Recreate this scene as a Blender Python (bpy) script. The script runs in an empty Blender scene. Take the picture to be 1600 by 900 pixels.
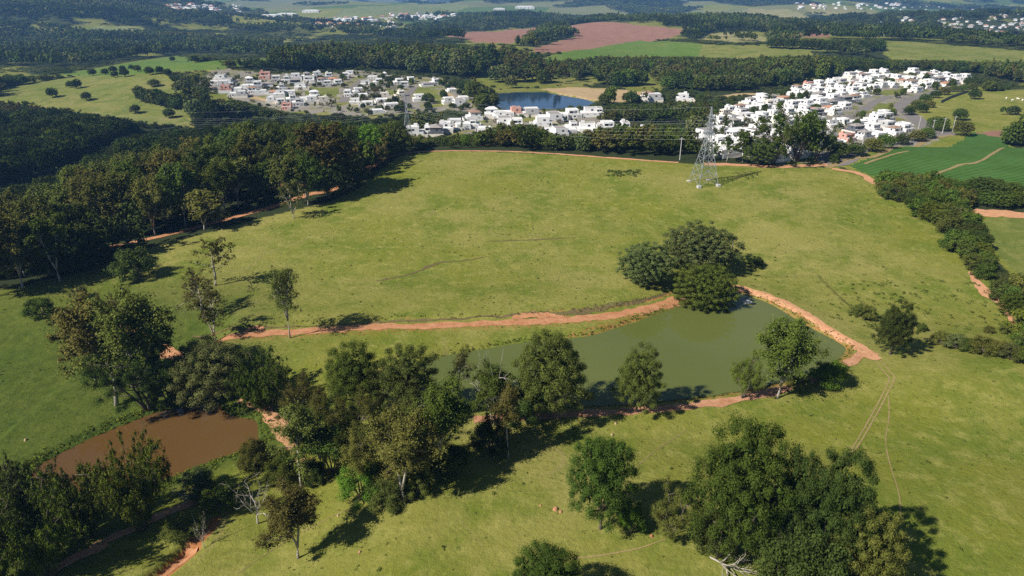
import bpy, math, random
import numpy as np
from mathutils import Vector

S = bpy.context.scene
# ------------------------------------------------------------------ camera
CAM_H = 75.0
PITCH = math.radians(23.3)
FPX = 1600 * 24 / 36.0
cam_d = bpy.data.cameras.new('camera'); cam_d.lens = 24; cam_d.sensor_width = 36
cam_d.clip_start = 1.0; cam_d.clip_end = 60000
cam = bpy.data.objects.new('camera', cam_d); S.collection.objects.link(cam)
cam.location = (0, 0, CAM_H); cam.rotation_euler = (math.pi / 2 - PITCH, 0, 0)
S.camera = cam
# ------------------------------------------------------------------ sky, sun, exposure
SUN_EL, SHADOW_AZ = math.radians(41), math.radians(31)      # shadows run towards +x, +y
w = bpy.data.worlds.new('World'); S.world = w; w.use_nodes = True
nt = w.node_tree
sky = nt.nodes.new('ShaderNodeTexSky'); sky.sky_type = 'NISHITA'; sky.sun_disc = False
sdir = Vector((-math.cos(SHADOW_AZ) * math.cos(SUN_EL), -math.sin(SHADOW_AZ) * math.cos(SUN_EL), math.sin(SUN_EL)))
sky.sun_elevation = SUN_EL; sky.sun_rotation = math.atan2(sdir.x, sdir.y)
sky.altitude = 700; sky.air_density = 0.8; sky.dust_density = 0.2
bg = nt.nodes['Background']; bg.inputs['Strength'].default_value = 0.05
nt.links.new(sky.outputs[0], bg.inputs['Color'])
sun_d = bpy.data.lights.new('sun', 'SUN'); sun_d.energy = 5.0; sun_d.angle = math.radians(0.5); sun_d.color = (1.0, 0.95, 0.87)
sun = bpy.data.objects.new('sun', sun_d); S.collection.objects.link(sun)
sun.rotation_euler = (-sdir).to_track_quat('-Z', 'Y').to_euler(); sun.location = (0, 0, 400)
S.view_settings.view_transform = 'Standard'; S.view_settings.look = 'None'
S.view_settings.gamma = 1; S.view_settings.use_curve_mapping = False
S.view_settings.exposure = 0.70
S.cycles.use_denoising = False
S.cycles.max_bounces = 5; S.cycles.diffuse_bounces = 2; S.cycles.glossy_bounces = 2
S.cycles.transmission_bounces = 3; S.cycles.volume_bounces = 0; S.cycles.transparent_max_bounces = 4

COL = S.collection
rng = np.random.default_rng(7); R = random.Random(7)

# ------------------------------------------------------------------ helpers: picking, noise
cp, sp = math.cos(PITCH), math.sin(PITCH)
def ray(px, py):
    x = (np.asarray(px, float) - 800) / FPX; y = (np.asarray(py, float) - 450) / FPX
    return x, cp - sp * y, -(sp + cp * y)
def plane_at(pts, z):
    p = np.array(pts, float); dx, dy, dz = ray(p[:, 0], p[:, 1]); t = (z - CAM_H) / dz
    return np.stack([dx * t, dy * t], 1)
def project(X, Y, Z):
    dz = Z - CAM_H; f = Y * cp - dz * sp; d = -(dz * cp + Y * sp)
    return 800 + FPX * X / f, 450 + FPX * d / f, f
def ss(v, a, b):
    t = np.clip((v - a) / (b - a), 0, 1); return t * t * (3 - 2 * t)
def _hash(i, j, s):
    n = (i * 374761393 + j * 668265263 + s * 974634777) & 0xffffffff
    n = ((n ^ (n >> 13)) * 1274126177) & 0xffffffff
    return ((n ^ (n >> 16)) & 0xffff) / 65535.0
def vnoise(X, Y, scale, seed=0):
    x = np.asarray(X, float) / scale; y = np.asarray(Y, float) / scale
    i = np.floor(x).astype(np.int64); j = np.floor(y).astype(np.int64); u = x - i; v = y - j
    u = u * u * (3 - 2 * u); v = v * v * (3 - 2 * v)
    return (_hash(i, j, seed) * (1 - u) + _hash(i + 1, j, seed) * u) * (1 - v) + (_hash(i, j + 1, seed) * (1 - u) + _hash(i + 1, j + 1, seed) * u) * v
def inside(X, Y, poly):
    X = np.asarray(X, float); Y = np.asarray(Y, float); r = np.zeros(X.shape, bool); n = len(poly)
    for k in range(n):
        x0, y0 = poly[k]; x1, y1 = poly[(k + 1) % n]
        c = ((y0 > Y) != (y1 > Y))
        if y1 != y0: r ^= c & (X < (x1 - x0) * (Y - y0) / (y1 - y0) + x0)
    return r
def seg_dist(X, Y, poly, closed=False):
    d = np.full(np.shape(X), 1e9); side = np.zeros(np.shape(X)); n = len(poly)
    for k in range(n if closed else n - 1):
        x0, y0 = poly[k]; x1, y1 = poly[(k + 1) % n]; ex, ey = x1 - x0, y1 - y0
        t = np.clip(((X - x0) * ex + (Y - y0) * ey) / (ex * ex + ey * ey + 1e-9), 0, 1)
        dd = np.hypot(X - x0 - t * ex, Y - y0 - t * ey); m = dd < d
        d = np.where(m, dd, d); side = np.where(m, ex * (Y - y0) - ey * (X - x0), side)
    return d, side

# ------------------------------------------------------------------ terrain shape
POND_Z, MUD_Z, LAKE_Z = 0.0, -4.3, -9.0
POND = plane_at([(730,548),(760,543),(820,533),(890,527),(920,523),(960,512),(1010,495),(1060,477),(1090,470),(1120,462),(1150,456),(1185,466),(1215,479),(1260,506),(1300,528),(1324,543),(1322,554),(1300,569),(1260,587),(1220,599),(1150,615),(1080,624),(1000,633),(900,638),(800,643),(700,643),(620,648),(588,632),(595,608),(640,580),(690,556)], POND_Z)
MUD = plane_at([(42,740),(80,714),(150,679),(200,660),(240,645),(290,634),(345,630),(352,640),(375,650),(404,657),(408,690),(385,705),(350,716),(305,733),(270,748),(200,768),(120,770),(60,760)], MUD_Z)
LAKE = plane_at([(778,146),(800,144),(845,143),(880,149),(915,155),(930,160),(915,167),(870,171),(790,173),(776,166)], LAKE_Z)
def smooth_loop(p, k=4):
    p = np.asarray(p); n = len(p); out = []
    for i in range(n):
        a, b, c, d = p[i - 1], p[i], p[(i + 1) % n], p[(i + 2) % n]
        for t in np.arange(k) / k: out.append(.5 * (2 * b + (c - a) * t + (2 * a - 5 * b + 4 * c - d) * t * t + (3 * b - a - 3 * c + d) * t ** 3))
    return np.array(out)
POND, MUD = smooth_loop(POND, 3), smooth_loop(MUD, 4)
def h0(X, Y):
    X = np.asarray(X, float); Y = np.asarray(Y, float); r = np.hypot(X, Y)
    z = 7.5 * ss(Y, 168, 330) * ss(X, -190, -50)
    z = z - (16.5 - 3 * ss(X, 150, 320)) * ss(Y + 0.02 * X, 322, 405) * ss(X, -190, -50) - 9 * ss(Y, 420, 560) * (1 - ss(X, -190, -50))
    z -= 12 * ss(-X, 75, 230) * ss(Y, 165, 250) * (1 - ss(Y, 480, 640))
    z -= 4.2 * ss(-X, 12, 42) * (1 - ss(Y, 138, 168))
    z += 3.6 * np.exp(-((X - 118) / 42) ** 2 - ((Y - 124) / 15) ** 2)
    z -= 2.5 * np.exp(-((X - 135) / 40) ** 2 - ((Y - 158) / 14) ** 2)
    z += 2.5 * np.exp(-((X - 40) / 45) ** 2 - ((Y - 86) / 16) ** 2)
    z += 16 * np.exp(-((X + 310) / 110) ** 2 - ((Y - 760) / 120) ** 2)
    z += 20 * np.exp(-((X + 40) / 160) ** 2 - ((Y - 960) / 130) ** 2)
    z += 16 * np.exp(-((X - 420) / 260) ** 2 - ((Y - 1080) / 160) ** 2)
    z += 26 * np.exp(-((X - 250) / 420) ** 2 - ((Y - 1750) / 300) ** 2)
    z += 15 * np.exp(-((X - 780) / 240) ** 2 - ((Y - 900) / 200) ** 2)
    z += 205 * np.exp(-((X + 1900) / 640) ** 2 - ((Y - 2300) / 620) ** 2)
    z += 60 * np.exp(-((X - 1500) / 700) ** 2 - ((Y - 3900) / 350) ** 2)
    amp = ss(r, 600, 2500)
    z += amp * (74 * (vnoise(X, Y, 620, 3) - 0.5) + 30 * (vnoise(X, Y, 260, 4) - 0.5))
    z += ss(r, 2600, 6500) * (240 * (vnoise(X, Y, 1900, 5) - 0.5) + 110 * (vnoise(X, Y, 800, 6) - 0.5))
    z += ss(r, 60, 120) * (1.3 * (vnoise(X, Y, 55, 8) - 0.5) + 0.5 * (vnoise(X, Y, 19, 9) - 0.5))
    return z
ROAD_N_PX = [(285,531),(330,528),(390,523),(450,519),(520,515),(600,511.5),(700,508),(800,504),(870,500),(930,495),(980,488),(1020,479),(1062,466)]
ROAD_N = plane_at(ROAD_N_PX, 1.1)
GULLY = plane_at([(215,905),(245,884),(275,860),(300,838),(322,815)], -3.6)
def h(X, Y):
    X = np.asarray(X, float); Y = np.asarray(Y, float); z = h0(X, Y)
    # bench of the pond-side dirt road, with the cut bank above it
    d, s = seg_dist(X, Y, ROAD_N)
    north = s > 0
    fade = 1 - ss(d, 8, 38)
    endw = ss(X, ROAD_N[0][0] - 2, ROAD_N[0][0] + 12) * (1 - ss(X, ROAD_N[-1][0] - 4, ROAD_N[-1][0] + 8))
    cut = np.where(north, 1.1 + (0.75 + 0.75 * ss(X, 8, 36)) * ss(d + 0.9 * (vnoise(X, Y, 3.0, 21) - .5), 2.7, 3.9), 1.1)
    z = z * (1 - fade * endw) + cut * fade * endw
    # erosion gully in the near left corner
    d, s = seg_dist(X, Y, GULLY)
    z = z - 1.5 * np.where(s > 0, 1 - ss(d, 0.2, 0.9), 1 - ss(d, 0.6, 3.2))
    for poly, lev, bank, reach in ((POND, POND_Z, 0.75, 11), (MUD, MUD_Z, 0.45, 12), (LAKE, LAKE_Z, 0.8, 40)):
        x0, y0 = poly.min(0) - reach; x1, y1 = poly.max(0) + reach
        m = (X > x0) & (X < x1) & (Y > y0) & (Y < y1)
        if not np.any(m): continue
        xm, ym = X[m], Y[m]; d, _ = seg_dist(xm, ym, poly, True); d = d + 0.5 * (vnoise(xm, ym, 2.6, 22) - .5); ins = inside(xm, ym, poly)
        zo = np.maximum(lev + 0.25, z[m])
        out = (lev + 0.2 + bank * ss(d, 0.0, 1.6)) * (1 - ss(d, 1.5, reach)) + np.maximum(lev + 0.3, zo) * ss(d, 1.5, reach)
        z = z.copy(); z[m] = np.where(ins, lev + 0.2 - 1.6 * ss(d, 0, 2.5), out)
    return z
# ------------------------------------------------------------------ ground sheet: polar grid, sampled once
def geo(a, b, k):
    n = int(math.log(b / a) / k) + 1
    return a * (b / a) ** (np.arange(n) / n)
RAD = np.concatenate([[0.5, 8, 18, 28], geo(36, 400, .0052), geo(400, 1500, .009), geo(1500, 32000, .014), [32000]])
fine = np.radians(np.arange(-52, 52.01, 0.2))
coarse = np.radians(np.concatenate([np.arange(-180, -52, 6.4)]))
ANG = np.concatenate([coarse, fine, -coarse[::-1]])
RR, AA = np.meshgrid(RAD, ANG, indexing='ij')
GX, GY = RR * np.sin(AA), RR * np.cos(AA)
GZ = h(GX.ravel(), GY.ravel()).reshape(GX.shape)
def gz(X, Y):
    X = np.atleast_1d(np.asarray(X, float)); Y = np.atleast_1d(np.asarray(Y, float))
    r = np.clip(np.hypot(X, Y), RAD[0], RAD[-1] * .999); a = np.clip(np.arctan2(X, Y), ANG[0], ANG[-1] - 1e-9)
    i = np.clip(np.searchsorted(RAD, r, side='right') - 1, 0, len(RAD) - 2); j = np.clip(np.searchsorted(ANG, a, side='right') - 1, 0, len(ANG) - 2)
    u = (r - RAD[i]) / (RAD[i + 1] - RAD[i]); v = (a - ANG[j]) / (ANG[j + 1] - ANG[j])
    return (GZ[i, j] * (1 - u) + GZ[i + 1, j] * u) * (1 - v) + (GZ[i, j + 1] * (1 - u) + GZ[i + 1, j + 1] * u) * v
_T = np.concatenate([np.geomspace(50, 900, 500), np.geomspace(902, 30000, 400)])
def pick(pts):
    """measured image points of the photograph -> points on the terrain"""
    out = []
    for px, py in pts:
        dx, dy, dz = ray(px, max(py, 2)); X = dx * _T; Y = dy * _T; Z = CAM_H + dz * _T
        under = Z < gz(X, Y)
        k = int(np.argmax(under)) if under.any() else len(_T) - 1
        a, b = _T[max(k - 1, 0)], _T[k]
        for _ in range(18):
            m = (a + b) / 2
            if CAM_H + dz * m < gz(dx * m, dy * m)[0]: b = m
            else: a = m
        out.append((float(dx * b), float(dy * b)))
    return np.array(out)

# ------------------------------------------------------------------ materials
def mat(name, build):
    m = bpy.data.materials.new(name); m.use_nodes = True; t = m.node_tree
    b = t.nodes['Principled BSDF']; build(t, b); return m
def N(t, kind, **kw):
    n = t.nodes.new(kind)
    for k, v in kw.items():
        if k in n.inputs: n.inputs[k].default_value = v
        else: setattr(n, k, v)
    return n
def mix(t, fac, a, b, blend='MIX'):
    n = t.nodes.new('ShaderNodeMix'); n.data_type = 'RGBA'; n.blend_type = blend
    for s, v in ((0, fac), (6, a), (7, b)):
        if hasattr(v, 'is_output'): t.links.new(v, n.inputs[s])
        else: n.inputs[s].default_value = v if not isinstance(v, tuple) or len(v) == 4 else (*v, 1)
    return n.outputs[2]
def noise(t, scale, detail=4, rough=.55, vec=None):
    n = N(t, 'ShaderNodeTexNoise', Scale=scale, Detail=detail, Roughness=rough)
    if vec is None:
        g = t.nodes.get('geo') or N(t, 'ShaderNodeNewGeometry', name='geo'); vec = g.outputs['Position']
    t.links.new(vec, n.inputs['Vector']); return n.outputs['Fac']
def ramp(t, fac, a, b, ca=(0, 0, 0), cb=(1, 1, 1)):
    n = t.nodes.new('ShaderNodeValToRGB'); e = n.color_ramp.elements
    e[0].position = a; e[1].position = b; e[0].color = (*ca, 1); e[1].color = (*cb, 1)
    t.links.new(fac, n.inputs[0]); return n.outputs[0]
def bump(t, b, height, strength, dist):
    n = N(t, 'ShaderNodeBump', Strength=strength, Distance=dist); t.links.new(height, n.inputs['Height']); t.links.new(n.outputs[0], b.inputs['Normal'])
def set_rough(b, r, spec=0.2):
    b.inputs['Roughness'].default_value = r; b.inputs['Specular IOR Level'].default_value = spec
def plain(name, c, r=.7, var=.12, scale=.8, spec=.3):
    def f(t, b):
        o = mix(t, noise(t, scale), tuple(x * (1 - var) for x in c), tuple(min(1, x * (1 + var)) for x in c))
        t.links.new(o, b.inputs['Base Color']); set_rough(b, r, spec)
    return mat(name, f)
def attr(t, name):
    n = N(t, 'ShaderNodeAttribute', attribute_name=name); return n.outputs['Fac']
GRASS = [(.158, .168, .024), (.228, .210, .058), (.120, .148, .020)]
def grass_mat(name, cols=GRASS, soil=True, far=False):
    def f(t, b):
        c = mix(t, ramp(t, noise(t, .016, 6, .6), .40, .62), cols[0], cols[1])
        c = mix(t, ramp(t, noise(t, .055, 7, .66), .46, .62), c, cols[2])
        c = mix(t, mix(t, .7, (0, 0, 0), ramp(t, noise(t, .28, 7, .72), .50, .68)), c, tuple(x * 1.22 for x in cols[1]))
        dk = ramp(t, noise(t, .75, 7, .8), .32, .50)
        c = mix(t, dk, mix(t, 1.0, c, (.70, .76, .66), 'MULTIPLY'), c)
        c = mix(t, ramp(t, noise(t, .45, 4, .6), .66, .74), c, tuple(x * .66 for x in cols[2]))
        if soil:
            tn = noise(t, .011, 2, .4)
            tr = N(t, 'ShaderNodeMath', operation='COMPARE'); tr.inputs[1].default_value = .5; tr.inputs[2].default_value = .0016; t.links.new(tn, tr.inputs[0])
            tm = N(t, 'ShaderNodeMath', operation='MULTIPLY'); t.links.new(tr.outputs[0], tm.inputs[0]); t.links.new(ramp(t, noise(t, .03, 3), .45, .6), tm.inputs[1])
            c = mix(t, mix(t, tm.outputs[0], (0, 0, 0), (.4, .4, .4)), c, (.24, .19, .085))
            rs = mix(t, noise(t, .5, 5), (.30, .105, .035), (.40, .18, .075))
            sm = N(t, 'ShaderNodeMath', operation='MULTIPLY_ADD'); sm.inputs[1].default_value = 1.0; t.links.new(attr(t, 'soil'), sm.inputs[0])
            n2 = N(t, 'ShaderNodeMath', operation='MULTIPLY_ADD'); n2.inputs[1].default_value = .9; n2.inputs[2].default_value = -.45; t.links.new(noise(t, .9, 6, .7), n2.inputs[0]); t.links.new(n2.outputs[0], sm.inputs[2])
            c = mix(t, ramp(t, sm.outputs[0], .38, .62), c, rs)
            bare = ramp(t, noise(t, .032, 7, .72), .66, .74)
            c = mix(t, mix(t, .55, (0, 0, 0), bare), c, (.26, .16, .075))
            lush = attr(t, 'lush')
            c = mix(t, lush, c, mix(t, ramp(t, noise(t, .4, 6, .75), .35, .65), (.030, .054, .008), (.076, .104, .017)))
            tone = attr(t, 'tone')
            c = mix(t, ramp(t, tone, .58, .62), c, mix(t, noise(t, .01, 4), (.11, .13, .045), (.19, .18, .08)))
            c = mix(t, ramp(t, tone, .38, .42, (1, 1, 1), (0, 0, 0)), c, mix(t, noise(t, .01, 4), (.06, .10, .02), (.10, .14, .03)))
            yd = mix(t, attr(t, 'yard'), (0, 0, 0), ramp(t, noise(t, .07, 5, .65), .42, .50))
            c = mix(t, yd, c, mix(t, noise(t, .3, 4), (.20, .175, .145), (.30, .27, .23)))
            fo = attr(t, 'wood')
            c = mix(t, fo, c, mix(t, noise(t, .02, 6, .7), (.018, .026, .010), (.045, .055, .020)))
        t.links.new(c, b.inputs['Base Color']); set_rough(b, .95, .05)
        bump(t, b, noise(t, .9, 7, .75), .8, .55)
    return mat(name, f)
M = {}
M['pasture'] = grass_mat('pasture_grass')
M['field_green'] = grass_mat('bright_field_grass', [(.085, .150, .022), (.130, .165, .038), (.075, .14, .018)], False)
M['field_mown'] = grass_mat('mown_field_grass', [(.135, .155, .032), (.19, .18, .055), (.10, .13, .025)], False)
M['field_pale'] = grass_mat('pale_dry_grass', [(.22, .20, .085), (.27, .235, .11), (.16, .165, .06)], False)
M['field_far'] = grass_mat('far_hill_grass', [(.16, .19, .06), (.21, .21, .09), (.10, .14, .04)], False)
def dirt(c0, c1, sc=.6):
    def f(t, b):
        c = mix(t, ramp(t, noise(t, sc, 7, .7), .3, .7), c0, c1)
        c = mix(t, ramp(t, noise(t, 2.3, 4, .6), .60, .75), c, tuple(x * .7 for x in c0))
        t.links.new(c, b.inputs['Base Color']); set_rough(b, .95, .05); bump(t, b, noise(t, 2.2, 6, .7), .6, .25)
    return f
M['dirt_red'] = mat('red_dirt', dirt((.31, .130, .055), (.47, .245, .130)))
M['dirt_pink'] = mat('pale_pink_dirt', dirt((.38, .185, .092), (.53, .295, .165)))
M['sand'] = mat('sandy_shore', dirt((.30, .21, .11), (.42, .31, .17), .1))
M['dirt_mid'] = mat('washed_red_dirt', dirt((.30, .135, .065), (.46, .255, .15), .35))
M['track'] = mat('worn_track_earth', dirt((.20, .15, .06), (.30, .22, .11), 1.5))
M['dirt_dark'] = mat('dark_earth_and_bank_shade', dirt((.085, .07, .03), (.16, .12, .055), 1.2))  # dark earth of the scars, also the painted overhang shadow on the bank
M['soil'] = mat('tilled_soil', dirt((.20, .105, .072), (.28, .15, .105), .05))
def asphalt(t, b):
    c = mix(t, noise(t, .25, 6, .7), (.13, .115, .105), (.20, .18, .16)); t.links.new(c, b.inputs['Base Color']); set_rough(b, .9, .2)
M['asphalt'] = mat('worn_asphalt', asphalt)
def crop(t, b):
    g = N(t, 'ShaderNodeNewGeometry', name='geo')
    mp = N(t, 'ShaderNodeMapping'); mp.inputs['Rotation'].default_value[2] = .50; t.links.new(g.outputs['Position'], mp.inputs['Vector'])
    wv = N(t, 'ShaderNodeTexWave', Scale=.13, Distortion=1.6, Detail=2); wv.bands_direction = 'Y'; wv.inputs['Detail Scale'].default_value = .6
    t.links.new(mp.outputs[0], wv.inputs['Vector'])
    c = mix(t, ramp(t, wv.outputs['Fac'], .2, .8), (.024, .058, .010), (.066, .140, .020))
    c = mix(t, ramp(t, noise(t, .06, 6, .7), .40, .75), c, (.062, .135, .03))
    c = mix(t, ramp(t, noise(t, .035, 7, .75), .68, .76), c, (.20, .13, .06))
    t.links.new(c, b.inputs['Base Color']); set_rough(b, .9, .1); bump(t, b, wv.outputs['Fac'], .6, .6)
M['crop'] = mat('leafy_crop', crop)
def water(c0, c1, rough=.06, bs=.04):
    def f(t, b):
        c = mix(t, ramp(t, noise(t, .022, 4, .55), .35, .65), c0, c1)
        t.links.new(c, b.inputs['Base Color']); b.inputs['Roughness'].default_value = rough; b.inputs['IOR'].default_value = 1.33
        b.inputs['Specular IOR Level'].default_value = .5
        bump(t, b, noise(t, 1.4, 3, .6), bs, .08)
    return f
M['pond'] = mat('green_pond_water', water((.086, .102, .022), (.102, .116, .030)))
M['mud'] = mat('brown_pond_water', water((.090, .046, .012), (.104, .060, .021)))
M['lake'] = mat('blue_lake_water', water((.010, .028, .062), (.016, .042, .085), .08, .05))
def leafmat(name, a, b2, trans=.14):
    m = bpy.data.materials.new(name); m.use_nodes = True; t = m.node_tree; t.nodes.clear()
    out = N(t, 'ShaderNodeOutputMaterial'); oi = N(t, 'ShaderNodeObjectInfo')
    c = mix(t, attr(t, 'v'), a, b2)
    hs = N(t, 'ShaderNodeHueSaturation')
    mr = N(t, 'ShaderNodeMapRange'); mr.inputs['To Min'].default_value = .68; mr.inputs['To Max'].default_value = 1.28
    t.links.new(oi.outputs['Random'], mr.inputs['Value']); t.links.new(mr.outputs[0], hs.inputs['Value'])
    m2 = N(t, 'ShaderNodeMath', operation='MULTIPLY'); m2.inputs[1].default_value = 7.31; fr = N(t, 'ShaderNodeMath', operation='FRACT')
    t.links.new(oi.outputs['Random'], m2.inputs[0]); t.links.new(m2.outputs[0], fr.inputs[0])
    m3 = N(t, 'ShaderNodeMapRange'); m3.inputs['To Min'].default_value = .475; m3.inputs['To Max'].default_value = .525
    t.links.new(fr.outputs[0], m3.inputs['Value']); t.links.new(m3.outputs[0], hs.inputs['Hue']); t.links.new(c, hs.inputs['Color'])
    d = N(t, 'ShaderNodeBsdfDiffuse'); tr = N(t, 'ShaderNodeBsdfTranslucent'); ms = N(t, 'ShaderNodeMixShader'); ms.inputs[0].default_value = trans
    t.links.new(hs.outputs[0], d.inputs['Color']); t.links.new(hs.outputs[0], tr.inputs['Color'])
    t.links.new(d.outputs[0], ms.inputs[1]); t.links.new(tr.outputs[0], ms.inputs[2]); t.links.new(ms.outputs[0], out.inputs['Surface'])
    return m
L = {}
L['euc'] = leafmat('eucalyptus_leaves', (0.0610, 0.0690, 0.0133), (0.1478, 0.1542, 0.0333))
L['brown'] = leafmat('brownish_leaves', (0.0619, 0.0575, 0.0141), (0.1379, 0.1231, 0.0311))
L['green'] = leafmat('mid_green_leaves', (0.0458, 0.0702, 0.0112), (0.1144, 0.1516, 0.0257))
L['dark'] = leafmat('dark_green_leaves', (0.0343, 0.0505, 0.0112), (0.0829, 0.1095, 0.0240))
L['grey'] = leafmat('greyish_green_leaves', (0.0515, 0.0674, 0.0189), (0.1316, 0.1488, 0.0480))
L['bamboo'] = leafmat('bamboo_leaves', (.040, .060, .008), (.112, .142, .019))
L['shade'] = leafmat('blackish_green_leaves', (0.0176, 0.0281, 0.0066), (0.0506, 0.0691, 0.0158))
L['bright'] = leafmat('bright_green_leaves', (0.0686, 0.1151, 0.0120), (0.1430, 0.2106, 0.0240))
M['bark_pale'] = plain('pale_bark', (.34, .30, .25), .85, .3, 1.2)
M['bark'] = plain('brown_bark', (.13, .10, .075), .9, .3, 1.2)
M['deadwood'] = plain('bleached_deadwood', (.36, .32, .28), .85, .2, 1.5)

# ------------------------------------------------------------------ mesh building
def np_mesh(name, V, F, mats, v=None, smooth=False):
    """V (n,3) array, F (m,k) array of one polygon size"""
    me = bpy.data.meshes.new(name); V = np.asarray(V, np.float32); F = np.asarray(F, np.int32); k = F.shape[1]
    me.vertices.add(len(V)); me.vertices.foreach_set('co', V.ravel())
    me.loops.add(F.size); me.loops.foreach_set('vertex_index', F.ravel())
    me.polygons.add(len(F)); me.polygons.foreach_set('loop_start', np.arange(0, F.size, k, dtype=np.int32))
    me.update(calc_edges=True)
    if smooth: me.polygons.foreach_set('use_smooth', np.ones(len(F), bool))
    if v is not None:
        a = me.attributes.new('v', 'FLOAT', 'FACE'); a.data.foreach_set('value', np.asarray(v, np.float32))
    for m in (mats if isinstance(mats, (list, tuple)) else [mats]): me.materials.append(m)
    me.validate(); return me
def link(name, data, parent=None, loc=None, label=None, cat=None, group=None, kind=None):
    o = bpy.data.objects.new(name, data); COL.objects.link(o)
    if parent: o.parent = parent
    if loc is not None: o.location = loc
    if label: o['label'] = label
    if cat: o['category'] = cat
    if group: o['group'] = group
    if kind: o['kind'] = kind
    return o
class MB:
    def __init__(s): s.v = []; s.f = []
    def box(s, x0, x1, y0, y1, z0, z1):
        n = len(s.v); s.v += [(x, y, z) for z in (z0, z1) for y in (y0, y1) for x in (x0, x1)]
        s.f += [tuple(n + i for i in q) for q in ((0, 2, 3, 1), (4, 5, 7, 6), (0, 1, 5, 4), (1, 3, 7, 5), (3, 2, 6, 7), (2, 0, 4, 6))]; return s
    def bar(s, a, b, r):
        return s.tube([a, b], [r, r], 4)
    def tube(s, pts, rad, n=6):
        pts = [Vector(p) for p in pts]; base = len(s.v)
        for i, p in enumerate(pts):
            d = (pts[min(i + 1, len(pts) - 1)] - pts[max(i - 1, 0)]).normalized()
            a = d.orthogonal().normalized(); b = d.cross(a)
            s.v += [tuple(p + float(rad[i]) * (math.cos(2 * math.pi * k / n) * a + math.sin(2 * math.pi * k / n) * b)) for k in range(n)]
        for i in range(len(pts) - 1):
            for k in range(n):
                s.f.append((base + i * n + k, base + i * n + (k + 1) % n, base + (i + 1) * n + (k + 1) % n, base + (i + 1) * n + k))
        s.f.append(tuple(base + k for k in range(n))[::-1]); s.f.append(tuple(base + (len(pts) - 1) * n + k for k in range(n))); return s
    def mesh(s, name, m, smooth=False):
        me = bpy.data.meshes.new(name); me.from_pydata(s.v, [], s.f); me.materials.append(m)
        if smooth: me.polygons.foreach_set('use_smooth', np.ones(len(s.f), bool))
        me.update(); return me

# ------------------------------------------------------------------ the ground, cut into pieces of land
def P(pts): return pick(pts)
REG = [  # name, material, outline
 ('meadow', 'field_mown', P([(0,152),(0,138),(60,128),(130,119),(255,118),(285,140),(287,165),(300,199),(200,189),(130,178),(60,164),(0,158)])),
 ('grass_hill', 'field_green', P([(85,117),(180,102),(270,87),(300,90),(308,99),(400,91),(428,93),(420,100),(330,110),(300,112),(200,117)])),
 ('ploughed_field', 'soil', P([(698,57),(720,50),(845,43),(850,49),(800,68),(740,66)])),
 ('ploughed_field', 'soil', P([(862,43),(1005,40),(1078,47),(1045,60),(935,76),(872,83),(832,82),(840,74),(900,58)])),
 ('green_field', 'field_green', P([(848,93),(870,85),(950,71),(1000,63),(1060,66),(1100,70),(1090,88),(1000,88),(940,88),(880,98)])),
 ('mown_field', 'field_mown', P([(1100,70),(1262,80),(1265,87),(1150,91),(1090,88)])),
 ('mown_field', 'field_mown', P([(1150,72),(1395,67),(1392,76),(1300,79),(1200,79)])),
 ('scrub_field', 'field_mown', P([(1395,66),(1420,65),(1600,80),(1600,97),(1500,95),(1400,93),(1385,85)])),
 ('clearing', 'field_mown', P([(745,104),(772,106),(806,113),(790,122),(775,129),(755,124)])),
 ('sand_flat', 'sand', P([(842,139),(900,136),(1000,143),(1008,152),(965,162),(925,157),(880,147)])),
 ('hill_pasture', 'pasture', P([(1440,188),(1462,168),(1500,150),(1540,143),(1640,140),(1640,232),(1560,204),(1480,207)])),
 ('crop_field', 'crop', P([(1328,258),(1400,233),(1520,207),(1560,212),(1650,235),(1650,300),(1480,290),(1380,284),(1345,268)])),
 ('bare_soil_patch', 'soil', P([(1528,208),(1562,204),(1650,216),(1650,228),(1590,222)])),
 ('meadow', 'field_mown', P([(1528,342),(1650,338),(1650,500),(1560,395)])),
 ('lawn', 'field_mown', P([(478,135),(530,137),(527,150),(476,149)])),
 ('lawn', 'field_mown', P([(598,139),(628,141),(640,152),(604,149)])),
 ('lawn', 'field_mown', P([(650,135),(684,141),(682,151),(712,165),(690,164),(648,148)])),
 ('lawn', 'field_mown', P([(1358,164),(1405,160),(1402,175),(1370,178)])),
 ('lawn', 'field_mown', P([(1372,141),(1425,139),(1415,147),(1380,150)])),
 ('far_pasture', 'field_pale', P([(1140,20),(1180,12),(1250,20),(1325,34),(1290,39),(1210,28)])),
 ('far_pasture', 'field_pale', P([(1240,11),(1385,22),(1380,27),(1270,20)])),
 ('far_pasture', 'field_far', P([(420,36),(560,10),(700,6),(740,10),(620,22),(540,30)])),
 ('far_pasture', 'field_far', P([(590,48),(640,42),(645,50),(600,52)])),
 ('clearing', 'field_far', P([(132,51),(142,43),(215,41),(232,48),(180,54)])),
 ('clearing', 'field_mown', P([(88,77),(100,71),(138,70),(146,74),(120,78)])),
 ('hill_pasture', 'field_pale', P([(1086,62),(1112,51),(1165,50),(1190,57),(1205,64),(1150,66)])),
 ('brown_field', 'soil', P([(1212,53),(1260,50),(1300,54),(1296,58),(1230,58)])),
 ('far_pasture', 'field_pale', P([(1450,53),(1500,50),(1530,57),(1490,60)])),
 ('far_pasture', 'field_pale', P([(1500,55),(1600,62),(1600,68),(1530,63)])),
]
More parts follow.
